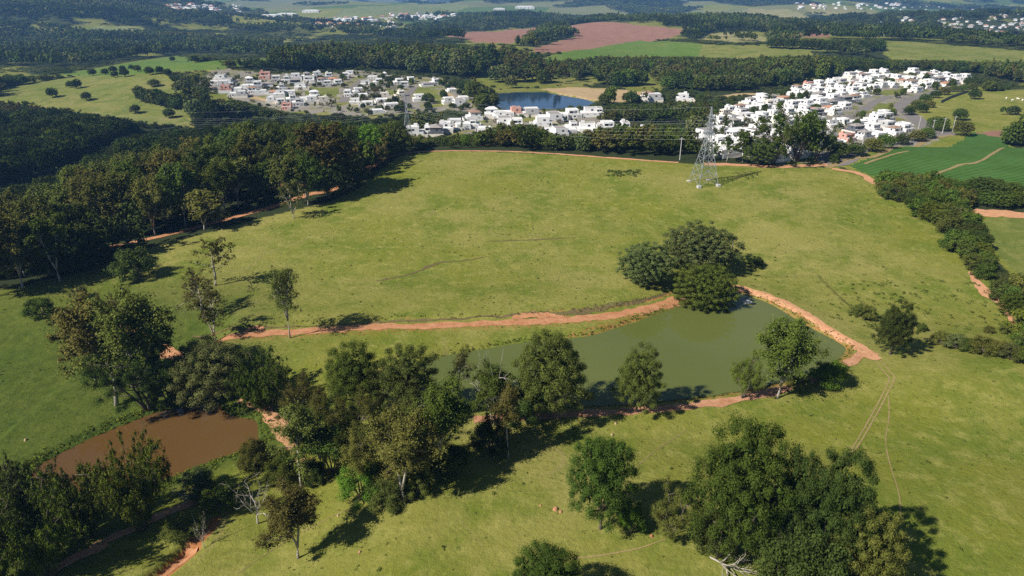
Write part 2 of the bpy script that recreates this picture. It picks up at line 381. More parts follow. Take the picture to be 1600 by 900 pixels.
TOWNS = [P([(300,130),(340,106),(430,116),(560,110),(690,122),(740,150),(745,175),(700,172),(640,178),(580,186),(545,180),(460,176),(400,164),(350,150)]),
         P([(640,214),(700,185),(740,190),(765,172),(850,172),(940,175),(965,205),(900,217),(850,214),(760,212),(700,214)]),
         P([(1075,222),(1110,195),(1150,162),(1200,150),(1290,130),(1330,116),(1430,113),(1525,120),(1505,137),(1440,152),(1410,170),(1440,195),(1490,205),(1300,250),(1230,260),(1090,238)])]
PASTURE_EDGE = P([(150,420),(240,385),(330,362),(420,338),(520,314),(570,288),(625,243),(690,236),(800,238),(930,245),(1060,255),(1160,258),(1240,262),(1310,262),(1385,290),(1440,335),(1490,370),(1535,425),(1575,470),(1612,520)])
def grow(poly, d):
    c = poly.mean(0); v = poly - c; return c + v * (1 + d / np.maximum(np.linalg.norm(v, axis=1, keepdims=True), 1))
def near_pasture(X, Y):
    poly = np.concatenate([PASTURE_EDGE, [[260, 150], [260, -50], [-260, -50], [-260, 160], [-140, 175]]])
    return inside(X, Y, poly)
nr, na = GX.shape
idx = np.arange(nr * na).reshape(nr, na)
quads = np.stack([idx[:-1, :-1], idx[1:, :-1], idx[1:, 1:], idx[:-1, 1:]], -1).reshape(-1, 4)[:, ::-1]
VX, VY, VZ = GX.ravel(), GY.ravel(), GZ.ravel()
qc = np.stack([VX[quads].mean(1), VY[quads].mean(1)], 1)
# warp the test point a little so that land borders are not ruler-straight
wx = qc[:, 0] + 3 * (vnoise(qc[:, 0], qc[:, 1], 12, 31) - .5); wy = qc[:, 1] + 3 * (vnoise(qc[:, 0], qc[:, 1], 12, 32) - .5)
owner = np.full(len(quads), -1)
for k, (nm, mt, poly) in enumerate(REG): owner[inside(wx, wy, poly)] = k
# land attributes
dR, sR = seg_dist(VX, VY, ROAD_N)
soil = np.where(sR > 0, ss(dR, 2.3, 2.9) * (1 - ss(dR, 3.7, 4.6)) * (.05 + .50 * vnoise(VX, VY, 13, 71) + .18 * ss(VX, 10, 40)), .44 * (1 - ss(dR, 1.5, 9))) * (np.hypot(VX, VY) < 260)
endw = ss(VX, ROAD_N[0][0] - 2, ROAD_N[0][0] + 8) * (1 - ss(VX, ROAD_N[-1][0] - 2, ROAD_N[-1][0] + 6)); soil *= endw
dp, _ = seg_dist(VX, VY, POND, True); soil = np.maximum(soil, .46 * (1 - ss(dp, 1.0, 5.0)) * ss(VX, -5, 20))
dg, sg = seg_dist(VX, VY, GULLY); soil = np.maximum(soil, np.where(sg < 0, .75 * (1 - ss(dg, 1.4, 3.4)), .6 * (1 - ss(dg, .4, 1.0))))
lush = .85 * ss(-VX, 48, 80) * (1 - ss(VY, 150, 200)) * (np.hypot(VX, VY) < 400)
dm, _ = seg_dist(VX, VY, MUD, True); lush = np.maximum(lush, 1 - ss(dm, 1, 7))
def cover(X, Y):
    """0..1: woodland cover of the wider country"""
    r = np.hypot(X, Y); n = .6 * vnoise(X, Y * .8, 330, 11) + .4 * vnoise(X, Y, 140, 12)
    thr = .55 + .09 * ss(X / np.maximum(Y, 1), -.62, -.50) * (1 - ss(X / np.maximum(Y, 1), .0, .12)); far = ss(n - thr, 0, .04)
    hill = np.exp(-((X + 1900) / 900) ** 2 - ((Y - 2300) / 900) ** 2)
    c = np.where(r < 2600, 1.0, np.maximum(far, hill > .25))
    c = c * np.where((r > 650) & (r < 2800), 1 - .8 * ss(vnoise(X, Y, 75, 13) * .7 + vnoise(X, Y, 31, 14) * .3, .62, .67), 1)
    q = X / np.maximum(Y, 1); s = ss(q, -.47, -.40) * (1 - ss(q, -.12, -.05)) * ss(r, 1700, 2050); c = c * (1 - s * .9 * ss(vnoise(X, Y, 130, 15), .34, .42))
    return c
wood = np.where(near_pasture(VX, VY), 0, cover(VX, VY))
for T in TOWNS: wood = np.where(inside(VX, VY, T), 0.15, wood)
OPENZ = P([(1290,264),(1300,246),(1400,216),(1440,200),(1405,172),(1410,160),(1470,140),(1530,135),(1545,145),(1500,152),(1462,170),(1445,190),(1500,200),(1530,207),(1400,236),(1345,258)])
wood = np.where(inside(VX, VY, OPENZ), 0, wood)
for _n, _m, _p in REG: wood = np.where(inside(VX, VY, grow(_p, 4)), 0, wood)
_wx = VX + 160 * vnoise(VX, VY, 500, 81); _wy = VY + 160 * vnoise(VX, VY, 500, 82); tone = np.where(np.hypot(VX, VY) > 2500, _hash(np.floor(_wx / 300).astype(np.int64), np.floor(_wy / 420).astype(np.int64), 83), .5)
yard = np.zeros(len(VX))
for T in TOWNS: yard = np.where(inside(VX, VY, T), 1., yard)
def land(name, sel, m, lab=None):
    q = quads[sel]; u, inv = np.unique(q, return_inverse=True)
    me = np_mesh(name, np.stack([VX[u], VY[u], VZ[u]], 1), inv.reshape(-1, 4), m, smooth=True)
    for an, arr in (('soil', soil), ('lush', lush), ('wood', wood), ('tone', tone), ('yard', yard)):
        a = me.attributes.new(an, 'FLOAT', 'POINT'); a.data.foreach_set('value', arr[u].astype(np.float32))
    return link(name, me, kind='structure')
land('ground', owner == -1, M['pasture'])
for k, (nm, mt, poly) in enumerate(REG):
    if (owner == k).any(): land(nm, owner == k, M[mt])
def sheet(name, poly, z, m):
    mb = MB(); mb.v = [(x, y, z) for x, y in poly]; mb.f = [tuple(range(len(poly)))]
    o = link(name, mb.mesh(name, m), kind='structure'); me = o.data
    if me.polygons[0].normal.z < 0: me.flip_normals()
    return o
sheet('pond_water', grow(POND, 3), POND_Z, M['pond'])
sheet('muddy_pond_water', grow(MUD, 2), MUD_Z, M['mud'])
sheet('lake_water', grow(LAKE, 12), LAKE_Z, M['lake'])

# ------------------------------------------------------------------ roads and tracks laid on the ground
def resample(p, step):
    p = np.asarray(p, float); q = [p[0]]
    n = len(p)
    out = []
    for k in range(n - 1):
        p0 = p[max(k - 1, 0)]; p1 = p[k]; p2 = p[k + 1]; p3 = p[min(k + 2, n - 1)]
        m = max(2, int(np.linalg.norm(p2 - p1) / step))
        for t in np.arange(m) / m:
            out.append(.5 * ((2 * p1) + (-p0 + p2) * t + (2 * p0 - 5 * p1 + 4 * p2 - p3) * t * t + (-p0 + 3 * p1 - 3 * p2 + p3) * t ** 3))
    out.append(p[-1]); return np.array(out)
ROADS = []
def strip(name, pts, width, m, z=.05, step=1.0, jit=.42, world=False, taper=False):
    p = resample(pts if world else pick(pts), step); n = len(p)
    t = np.gradient(p, axis=0); t /= np.linalg.norm(t, axis=1, keepdims=True) + 1e-9; nn = np.stack([-t[:, 1], t[:, 0]], 1)
    k = 5; us = np.linspace(-.5, .5, k); W = width * np.ones(n)
    if taper: W *= .35 + .65 * np.sin(np.linspace(.15, math.pi - .15, n))
    rows = []
    for u in us:
        e = abs(u) * 2
        j = 1 + jit * e * (vnoise(p[:, 0] + 50 * u, p[:, 1], 2.2, 41) - .5) * 2 + .5 * jit * e * (vnoise(p[:, 0] + 50 * u, p[:, 1], .9, 42) - .5) * 2
        q = p + nn * (u * W * j)[:, None]; rows.append(np.column_stack([q, gz(q[:, 0], q[:, 1]) + z]))
    V = np.stack(rows, 1).reshape(-1, 3); I = np.arange(n * k).reshape(n, k)
    F = np.stack([I[:-1, :-1], I[1:, :-1], I[1:, 1:], I[:-1, 1:]], -1).reshape(-1, 4)[:, ::-1]
    ROADS.append((p, width)); me = np_mesh(name, V, F, m, smooth=True)
    if me.polygons[0].normal.z < 0: me.flip_normals()
    return link(name, me, kind='structure')
strip('dirt_road', ROAD_N, 3.2, M['dirt_red'], world=True)
strip('dirt_road', [(1062,466),(1100,456),(1150,451),(1190,459),(1220,470),(1255,489),(1292,512),(1325,531),(1350,545)], 2.4, M['dirt_pink'], z=.06)
strip('dirt_road', [(1372,556),(1350,551),(1335,562),(1312,573),(1272,591),(1232,606),(1150,625),(1100,632),(1000,641),(900,647),(820,650),(740,655)], 2.1, M['dirt_mid'], z=.07)
strip('trampled_earth', [(1338,540),(1352,551),(1374,562)], 5.0, M['dirt_pink'], z=.10, taper=True)
strip('wheel_track', [(1372,560),(1392,582),(1397,592),(1384,620),(1365,655),(1345,690),(1322,718)], .26, M['track'], z=.05, step=.7, jit=.5)
strip('wheel_track', [(1364,562),(1384,584),(1389,594),(1376,622),(1357,657),(1337,692),(1316,718)], .24, M['track'], z=.05, step=.7, jit=.5)
strip('footpath', [(1388,618),(1389,650),(1384,690),(1392,730),(1404,770),(1408,822)], .17, M['track'], z=.05, step=.6, jit=.6)
strip('footpath', [(1072,672),(1030,700),(985,738)], .14, M['track'], z=.05, step=.6, jit=.6)
strip('footpath', [(1040,842),(1000,856),(940,868),(890,874)], .22, M['track'], z=.05, step=.6, jit=.6)
strip('footpath', [(560,790),(510,812),(440,850),(370,897)], .15, M['track'], z=.05, step=.6, jit=.6)
strip('dirt_road', [(60,905),(110,875),(165,848),(215,822),(262,800),(310,782),(345,762)], 1.7, M['dirt_pink'], z=.06)
strip('gully_floor', [(250,905),(272,885),(300,858),(318,836)], 1.7, M['dirt_red'], z=.06, taper=True)
strip('dirt_road', [(130,478),(165,492),(200,512),(250,540),(268,552)], 2.2, M['dirt_red'], z=.06)
strip('dirt_patch', [(255,548),(268,556),(285,560)], 4, M['dirt_red'], z=.08, taper=True)
strip('dirt_road', [(375,624),(395,628),(412,640),(440,668),(470,695),(488,715)], 3.0, M['dirt_pink'], z=.07)
strip('dirt_road', [(30,420),(95,398),(160,388),(240,372),(330,349),(420,325),(480,305),(520,296),(560,272),(605,246)], 3.4, M['dirt_red'], z=.08, step=2)
strip('dirt_patch', [(395,288),(415,285),(440,290),(500,290)], 9, M['dirt_red'], z=.10, taper=True)
strip('dirt_road', [(605,246),(625,241),(660,237),(700,236),(745,236),(800,237),(860,240),(930,245),(1000,250),(1060,254)], 1.9, M['dirt_pink'], z=.08, step=2)
strip('dirt_road', [(1100,256),(1160,258),(1210,261),(1260,259),(1300,257)], 3.6, M['dirt_pink'], z=.08, step=2)
strip('avenue', [(1285,254),(1325,241),(1380,228),(1430,218),(1485,207)], 13, M['asphalt'], z=.10, step=4, jit=.02)
strip('avenue', [(1485,207),(1450,200),(1432,186),(1412,172),(1408,163),(1430,153),(1470,144),(1512,138)], 10, M['asphalt'], z=.12, step=4, jit=.02)
strip('verge', [(1292,262),(1330,248),(1385,236),(1440,224),(1490,211)], 3, M['track'], z=.10, step=4)
strip('street', [(1310,190),(1335,180),(1355,168),(1370,158),(1390,150)], 7, M['asphalt'], z=.10, step=4, jit=.02)
strip('street', [(535,160),(540,150),(548,140),(558,132),(566,126)], 7, M['asphalt'], z=.10, step=4, jit=.02)
strip('street', [(640,165),(634,155),(640,145),(648,136)], 7, M['asphalt'], z=.10, step=4, jit=.02)
strip('street', [(395,152),(420,158),(445,164)], 7, M['sand'], z=.10, step=4, jit=.02)
strip('street', [(690,142),(702,148),(712,156),(722,166)], 5, M['sand'], z=.10, step=4, jit=.02)
strip('dirt_track', [(1300,264),(1330,268),(1350,275),(1368,288)], 3, M['dirt_pink'], z=.08, step=2)
strip('dirt_track', [(1460,272),(1500,258),(1545,244),(1605,228)], 1.4, M['track'], z=.08, step=2)
strip('dirt_track', [(1350,256),(1390,243),(1420,236)], 1.2, M['track'], z=.08, step=2)
strip('dirt_track', [(1520,333),(1560,334),(1610,338)], 7, M['dirt_pink'], z=.08, step=2)
strip('bare_earth', [(1518,425),(1530,445),(1545,462),(1570,480),(1588,510)], 3.4, M['dirt_pink'], z=.08, step=1.5, jit=.5, taper=True)
strip('erosion_scar', [(588,439),(615,434),(645,427),(672,416),(690,410),(720,408),(756,402)], 1.1, M['dirt_dark'], z=.05, step=.8, jit=.9, taper=True)
strip('erosion_scar', [(760,377),(800,376),(850,374),(900,371)], .6, M['dirt_dark'], z=.05, step=.8, jit=.9, taper=True)
strip('eroded_bank', [(775,496),(810,492),(840,489),(870,491),(905,488),(950,481),(1000,470),(1040,459)], 1.5, M['dirt_dark'], z=.05, step=.7, jit=.9, taper=True)  # bank top, darkened in colour to stand in for the grass overhang's shadow
strip('eroded_bank', [(800,497),(830,494),(855,493),(890,495)], 2.2, M['dirt_red'], z=.07, step=.7, jit=.9, taper=True)
strip('eroded_bank', [(300,525),(380,515),(400,512),(450,511),(520,508),(600,503),(700,499),(780,495)], .55, M['dirt_dark'], z=.05, step=.7, jit=1.2)  # thin leftward run of the bank, overhang shadow put into its dark colour
strip('eroded_bank', [(380,519),(398,512),(412,516)], 2.0, M['dirt_red'], z=.07, step=.7, jit=.9, taper=True)
strip('gravel_yard', [(752,106),(775,109),(802,114)], 16, M['sand'], z=.12, step=4)
strip('street', [(1130,151),(1165,147),(1205,149)], 10, M['sand'], z=.12, step=4)

# ------------------------------------------------------------------ trees
def cards(C, rad, n, size, g, squash=.8, outward=.55, droop=0.0, aspect=1.0, soft=False):
    """leaf-sized faces spread through clumps: C (k,3) centres, rad (k,)"""
    k = len(C); idx = np.repeat(np.arange(k), n); m = len(idx)
    d = g.normal(size=(m, 3)); d /= np.linalg.norm(d, axis=1, keepdims=True)
    rr = g.random(m) ** .42
    if soft == 2: rr = np.where(g.random(m) < .28, np.abs(g.normal(size=m)) * .75, rr)
    elif soft: rr = np.abs(g.normal(size=m)) * .62
    p = C[idx] + d * (rr * rad[idx])[:, None] * np.array([1, 1, squash])
    nrm = d * outward * 1.25 + g.normal(size=(m, 3)) * .36 + np.array([0, 0, .42]); nrm /= np.linalg.norm(nrm, axis=1, keepdims=True)
    up = g.normal(size=(m, 3)); up[:, 2] -= droop * 3
    a = np.cross(nrm, up); a /= np.linalg.norm(a, axis=1, keepdims=True) + 1e-9; b = np.cross(nrm, a)
    s = size * (.6 + .8 * g.random(m))
    a *= (s * .5)[:, None]; b *= (s * .5 * aspect)[:, None]
    V = np.stack([p - b, p + b * .7 + a, p + b * .7 - a], 1).reshape(-1, 3)
    F = np.arange(m * 3).reshape(-1, 3)
    v = np.clip(.5 + .28 * g.normal(size=m) + .22 * (g.random(k)[idx] - .5) * 2, 0, 1)
    return V, F, v
def skel(g, H, kind):
    """returns trunk MeshBuilder, clump centres, radii"""
    mb = MB(); C = []; rad = []
    def limb(a, d, L, r0, n=4, bend=.25, up=.1):
        pts = [np.array(a, float)]; d = np.array(d, float); d /= np.linalg.norm(d)
        for i in range(n):
            d = d + g.normal(size=3) * bend + np.array([0, 0, up]); d /= np.linalg.norm(d); pts.append(pts[-1] + d * L / n)
        mb.tube(pts, [r0 * (1 - .8 * i / n) for i in range(n + 1)], 5); return pts
    if kind in ('euc', 'thin'):
        nl = int(g.integers(1, 4)); z0 = H * (.12 + .2 * g.random())
        base = limb((0, 0, -.4), (g.normal() * .05, g.normal() * .05, 1), z0 + .4, H * .020, 2, .03)
        for q in range(nl):
            an = 2 * math.pi * (q / nl + .2 * g.random()); le = .12 if nl == 1 else .26
            tr = limb(base[-1], (le * math.cos(an), le * math.sin(an), 1), H * (.90 - .15 * g.random() * (q > 0)) - z0, H * .015, 6, .07, .04)
            for i in range(2, 7):
                for _ in range(4 if i > 2 else 2):
                    a2 = g.random() * 6.28; fr = (i - 2) / 4
                    Lb = H * (.12 + .27 * g.random()) * (1.15 - .60 * fr)
                    lb = limb(tr[i], (math.cos(a2), math.sin(a2), .35 + .6 * fr), Lb, H * .006, 3, .25, .05)
                    for f_ in (1.4, 2.0, 2.6, 3.0, 3.0):
                        i0 = min(int(f_), 2); p_ = lb[i0] + (lb[i0 + 1] - lb[i0]) * (f_ - i0)
                        C.append(p_ + g.normal(size=3) * H * .022 + np.array([0, 0, -.008 * H])); rad.append(H * (.038 + .056 * g.random()))
            C.append(tr[-1]); rad.append(H * .05)
    elif kind in ('broad', 'mango'):
        dens = 1.0 if kind == 'broad' else 1.0
        base = limb((0, 0, -.4), (g.normal() * .06, g.normal() * .06, 1), H * .22, H * .035, 2, .04)
        Wd = H * (.46 if kind == 'broad' else .56); cz = H * .52
        nb = 12
        for q in range(nb):
            a2 = q * 2.4; e = .2 + .8 * g.random(); limb(base[-1], (math.cos(a2), math.sin(a2), e), H * .42, H * .014, 4, .16, .08)
        nC = 84 if kind == 'broad' else 180
        lob = g.normal(size=(7, 3)); lob /= np.linalg.norm(lob, axis=1, keepdims=True)
        for q in range(nC):
            zq = 1 - (1.72 if kind == 'broad' else 1.9) * (q + .5) / nC; a2 = q * 2.39996; s = math.sqrt(max(0, 1 - zq * zq)); d = np.array([math.cos(a2) * s, math.sin(a2) * s, zq])
            bl = 1 + (.30 if kind == 'broad' else .14) * (max(lob @ d) - .6) * 1.6 + (.07 if kind == 'broad' else .08) * g.normal()
            f = .80 + .2 * g.random()
            zz = .46 * H * zq if zq > 0 else (.42 if kind == 'broad' else .46) * H * zq
            C.append(np.array([d[0] * Wd * bl * f, d[1] * Wd * bl * f, cz + zz * bl * f])); rad.append(H * ((.056 + .060 * g.random()) if kind == 'broad' else (.045 + .035 * g.random())))
        for q in range(18):
            d = g.normal(size=3) * .26; C.append(np.array([d[0] * Wd, d[1] * Wd, cz + d[2] * H * .4])); rad.append(H * .17)
    elif kind == 'open':       # spreading, several stems, gaps
        for q in range(4):
            an = 2 * math.pi * (q / 4 + .15 * g.random())
            tr = limb((.01 * H * math.cos(an), .01 * H * math.sin(an), -.4), (.42 * math.cos(an), .42 * math.sin(an), 1), H * (.62 + .2 * g.random()), H * .020, 5, .10, .06)
            for i in range(2, 6):
                for _ in range(3):
                    a2 = an + g.normal() * 1.1; lb = limb(tr[i], (math.cos(a2), math.sin(a2), .25 + .4 * g.random()), H * (.16 + .18 * g.random()), H * .008, 3, .22, .08)
                    for p_ in (lb[-1], lb[-2]): C.append(p_ + g.normal(size=3) * H * .02); rad.append(H * (.06 + .05 * g.random()))
    elif kind == 'bamboo':
        for q in range(80):
            an = 6.283 * g.random(); lean = .08 + .5 * g.random() ** 1.3; r0 = H * .10 * math.sqrt(g.random())
            p_ = np.array([r0 * math.cos(an), r0 * math.sin(an), -.3]); d = np.array([math.cos(an) * lean, math.sin(an) * lean, 1.0]); pts = [p_]
            L_ = H * (.72 + .35 * g.random()); nseg = 7
            for i in range(nseg):
                d = d / np.linalg.norm(d); p_ = p_ + d * L_ / nseg; pts.append(p_); d = d + np.array([math.cos(an) * .11, math.sin(an) * .11, -.10 - .07 * i * lean])
            mb.tube(pts, [H * .0045] * 4 + [H * .003] * (nseg - 3), 4)
            for i in range(2, nseg + 1):
                for q3 in (0, .5):
                    C.append(pts[i] + (pts[i - 1] - pts[i]) * q3 + g.normal(size=3) * H * .03); rad.append(H * (.050 + .05 * g.random()) * (1.1 - .05 * i))
    elif kind == 'bush':
        for q in range(7):
            an = q * .9; limb((0, 0, -.2), (math.cos(an) * .7, math.sin(an) * .7, 1), H * .55, H * .03, 3, .2, .05)
        for q in range(46):
            d = g.normal(size=3); d /= np.linalg.norm(d); d[2] = abs(d[2]) * 1.0
            f = .62 + .38 * g.random(); C.append(np.array([d[0] * H * .58 * f, d[1] * H * .58 * f, H * .14 + d[2] * H * .70 * f])); rad.append(H * (.10 + .09 * g.random()))
    elif kind == 'dead':
        base = limb((0, 0, -.4), (g.normal() * .08, g.normal() * .08, 1), H * .28, H * .030, 3, .06)
        def rec(a, d, L, r0, lev):
            pts = limb(a, d, L, r0, 3, .20, .05)
            if lev:
                for _ in range(3):
                    i = int(g.integers(1, 4)); dd = (pts[-1] - pts[0]) / L + g.normal(size=3) * .55
                    rec(pts[i], dd, L * (.5 + .25 * g.random()), r0 * .5, lev - 1)
        for q in range(6):
            an = q * 1.05 + g.random() * .5; rec(base[-1 - (q % 2)], (math.cos(an), math.sin(an), .45 + .7 * g.random()), H * (.34 + .16 * g.random()), H * .013, 2)
    elif kind == 'cone':
        limb((0, 0, -.4), (0, 0, 1), H * .95, H * .018, 4, .02)
        for q in range(46):
            f = (q + .5) / 46; a2 = q * 2.4; r_ = H * .20 * (1 - f) ** .8 * (.7 + .4 * g.random()); C.append(np.array([r_ * math.cos(a2), r_ * math.sin(a2), H * (.14 + .82 * f)])); rad.append(H * (.07 - .035 * f))
    return mb, (np.array(C) if C else None), (np.array(rad) if rad else None)
PROTO = {}
KSET = {  'thin': (9, .030, 1.1, .5, .6, 1.5, 'bark_pale'),  # clump leaves, leaf size (of a 15 m tree), squash, outward, droop, aspect, bark
 'euc': (26, .032, 1.1, .5, .6, 1.5, 'bark_pale'), 'broad': (95, .030, .66, .75, 0, 1.1, 'bark'), 'mango': (85, .027, .72, .8, 0, 1.1, 'bark'),
 'open': (90, .028, .8, .5, .2, 1.2, 'bark'), 'bamboo': (10, .036, 1.0, .5, .6, 2.4, 'bark'), 'bush': (85, .058, .72, .7, 0, 1.1, 'bark'),
 'dead': (0, 0, 0, 0, 0, 0, 'deadwood'), 'cone': (60, .036, .9, .6, .2, 1.2, 'bark')}
def proto(kind, leaf, seed, lod=1.0):
    seed = (seed - 1) % (4 if lod > .7 else 7) + 1; lod = min((.1, .16, .3, .5, 1.2, 2.5, 6), key=lambda q: abs(math.log(q / lod)))
    key = (kind, seed, lod)
    if key in PROTO: return PROTO[key]
    g = np.random.default_rng(1000 + seed * 17 + len(kind)); H = 1.0 * 15
    mb, C, rad = skel(g, H, kind); n, sz, sq, ow, dr, asp, bk = KSET[kind]
    tm = mb.mesh('trunk', M[bk], True); cm = None; W = H * .6; top = H
    if C is not None:
        V, F, v = cards(C, rad, max(3, int(n * lod)), sz * H / math.sqrt(lod) * (1 if lod == 1 else .95), g, sq, ow, dr, asp, 1 if kind in ('thin', 'euc', 'open', 'bamboo', 'cone') else 2)
        if kind in ('broad', 'mango', 'bush'):
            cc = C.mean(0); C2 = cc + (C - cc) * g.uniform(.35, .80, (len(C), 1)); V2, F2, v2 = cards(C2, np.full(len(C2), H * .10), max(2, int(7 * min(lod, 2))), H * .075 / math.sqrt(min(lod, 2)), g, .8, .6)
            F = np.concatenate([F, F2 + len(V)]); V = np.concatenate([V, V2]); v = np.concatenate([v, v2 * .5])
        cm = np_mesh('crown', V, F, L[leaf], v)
        W = float(np.percentile(V[:, 0], 98.5) - np.percentile(V[:, 0], 1.5)); W = (W + float(np.percentile(V[:, 1], 98.5) - np.percentile(V[:, 1], 1.5))) / 2; top = float(np.percentile(V[:, 2], 99.3))
    else:
        A = np.array(mb.v); W = float(A[:, 0].max() - A[:, 0].min()); top = float(A[:, 2].max())
    PROTO[key] = (tm, cm, W, top); return PROTO[key]
def dress(o, leaf):
    s = o.material_slots[0]; s.link = 'OBJECT'; s.material = L[leaf]; return o
def put_tree(name, pos, H, W, kind, leaf, seed, label, cat='tree', group=None, lod=1.0, rot=None, tilt=0):
    tm, cm, W0, H0 = proto(kind, leaf, seed, lod); x, y = pos
    o = link(name, None, loc=(x, y, float(gz(x, y)[0])), label=label, cat=cat, group=group)
    o.empty_display_size = .5; o.scale = (W / W0, W / W0, H / H0); o.rotation_euler = (tilt, 0, R.random() * 6.28 if rot is None else rot)
    link('trunk' if kind != 'bamboo' else 'culms', tm, o)
    if cm: dress(link('crown', cm, o), leaf)
    return o
def measure(px, py, top, wpx):
    """size of a tree standing at image point (px,py) with its top at image row top"""
    x, y = pick([(px, py)])[0]; z = float(gz(x, y)[0]); _, f, d = ray(px, top); f = float(f); d = float(d)
    H = CAM_H + d / f * y - z; depth = project(x, y, z)[2]
    return (x, y), max(H, .6), (.95 if 500 < px < 900 and 600 < py < 800 else .87) * wpx * depth / FPX
def hero(name, px, py, top, wpx, kind, leaf, seed, label, cat='tree', group=None, lod=None, tilt=0):
    pos, H, W = measure(px, py, top, wpx); lod = float(np.clip(6 * (125 / np.hypot(*pos)) ** 2, .3, 6)); HERO.append((pos[0], pos[1], W * .3)); return put_tree(name, pos, H, W, kind, leaf, seed, label, cat, group, lod, tilt=tilt)
HERO = []
E, B, MG, O, BB, BU, DD = 'eucalyptus_tree', 'broadleaf_tree', 'broadleaf_tree', 'spreading_tree', 'bamboo_clump', 'shrub', 'dead_tree'
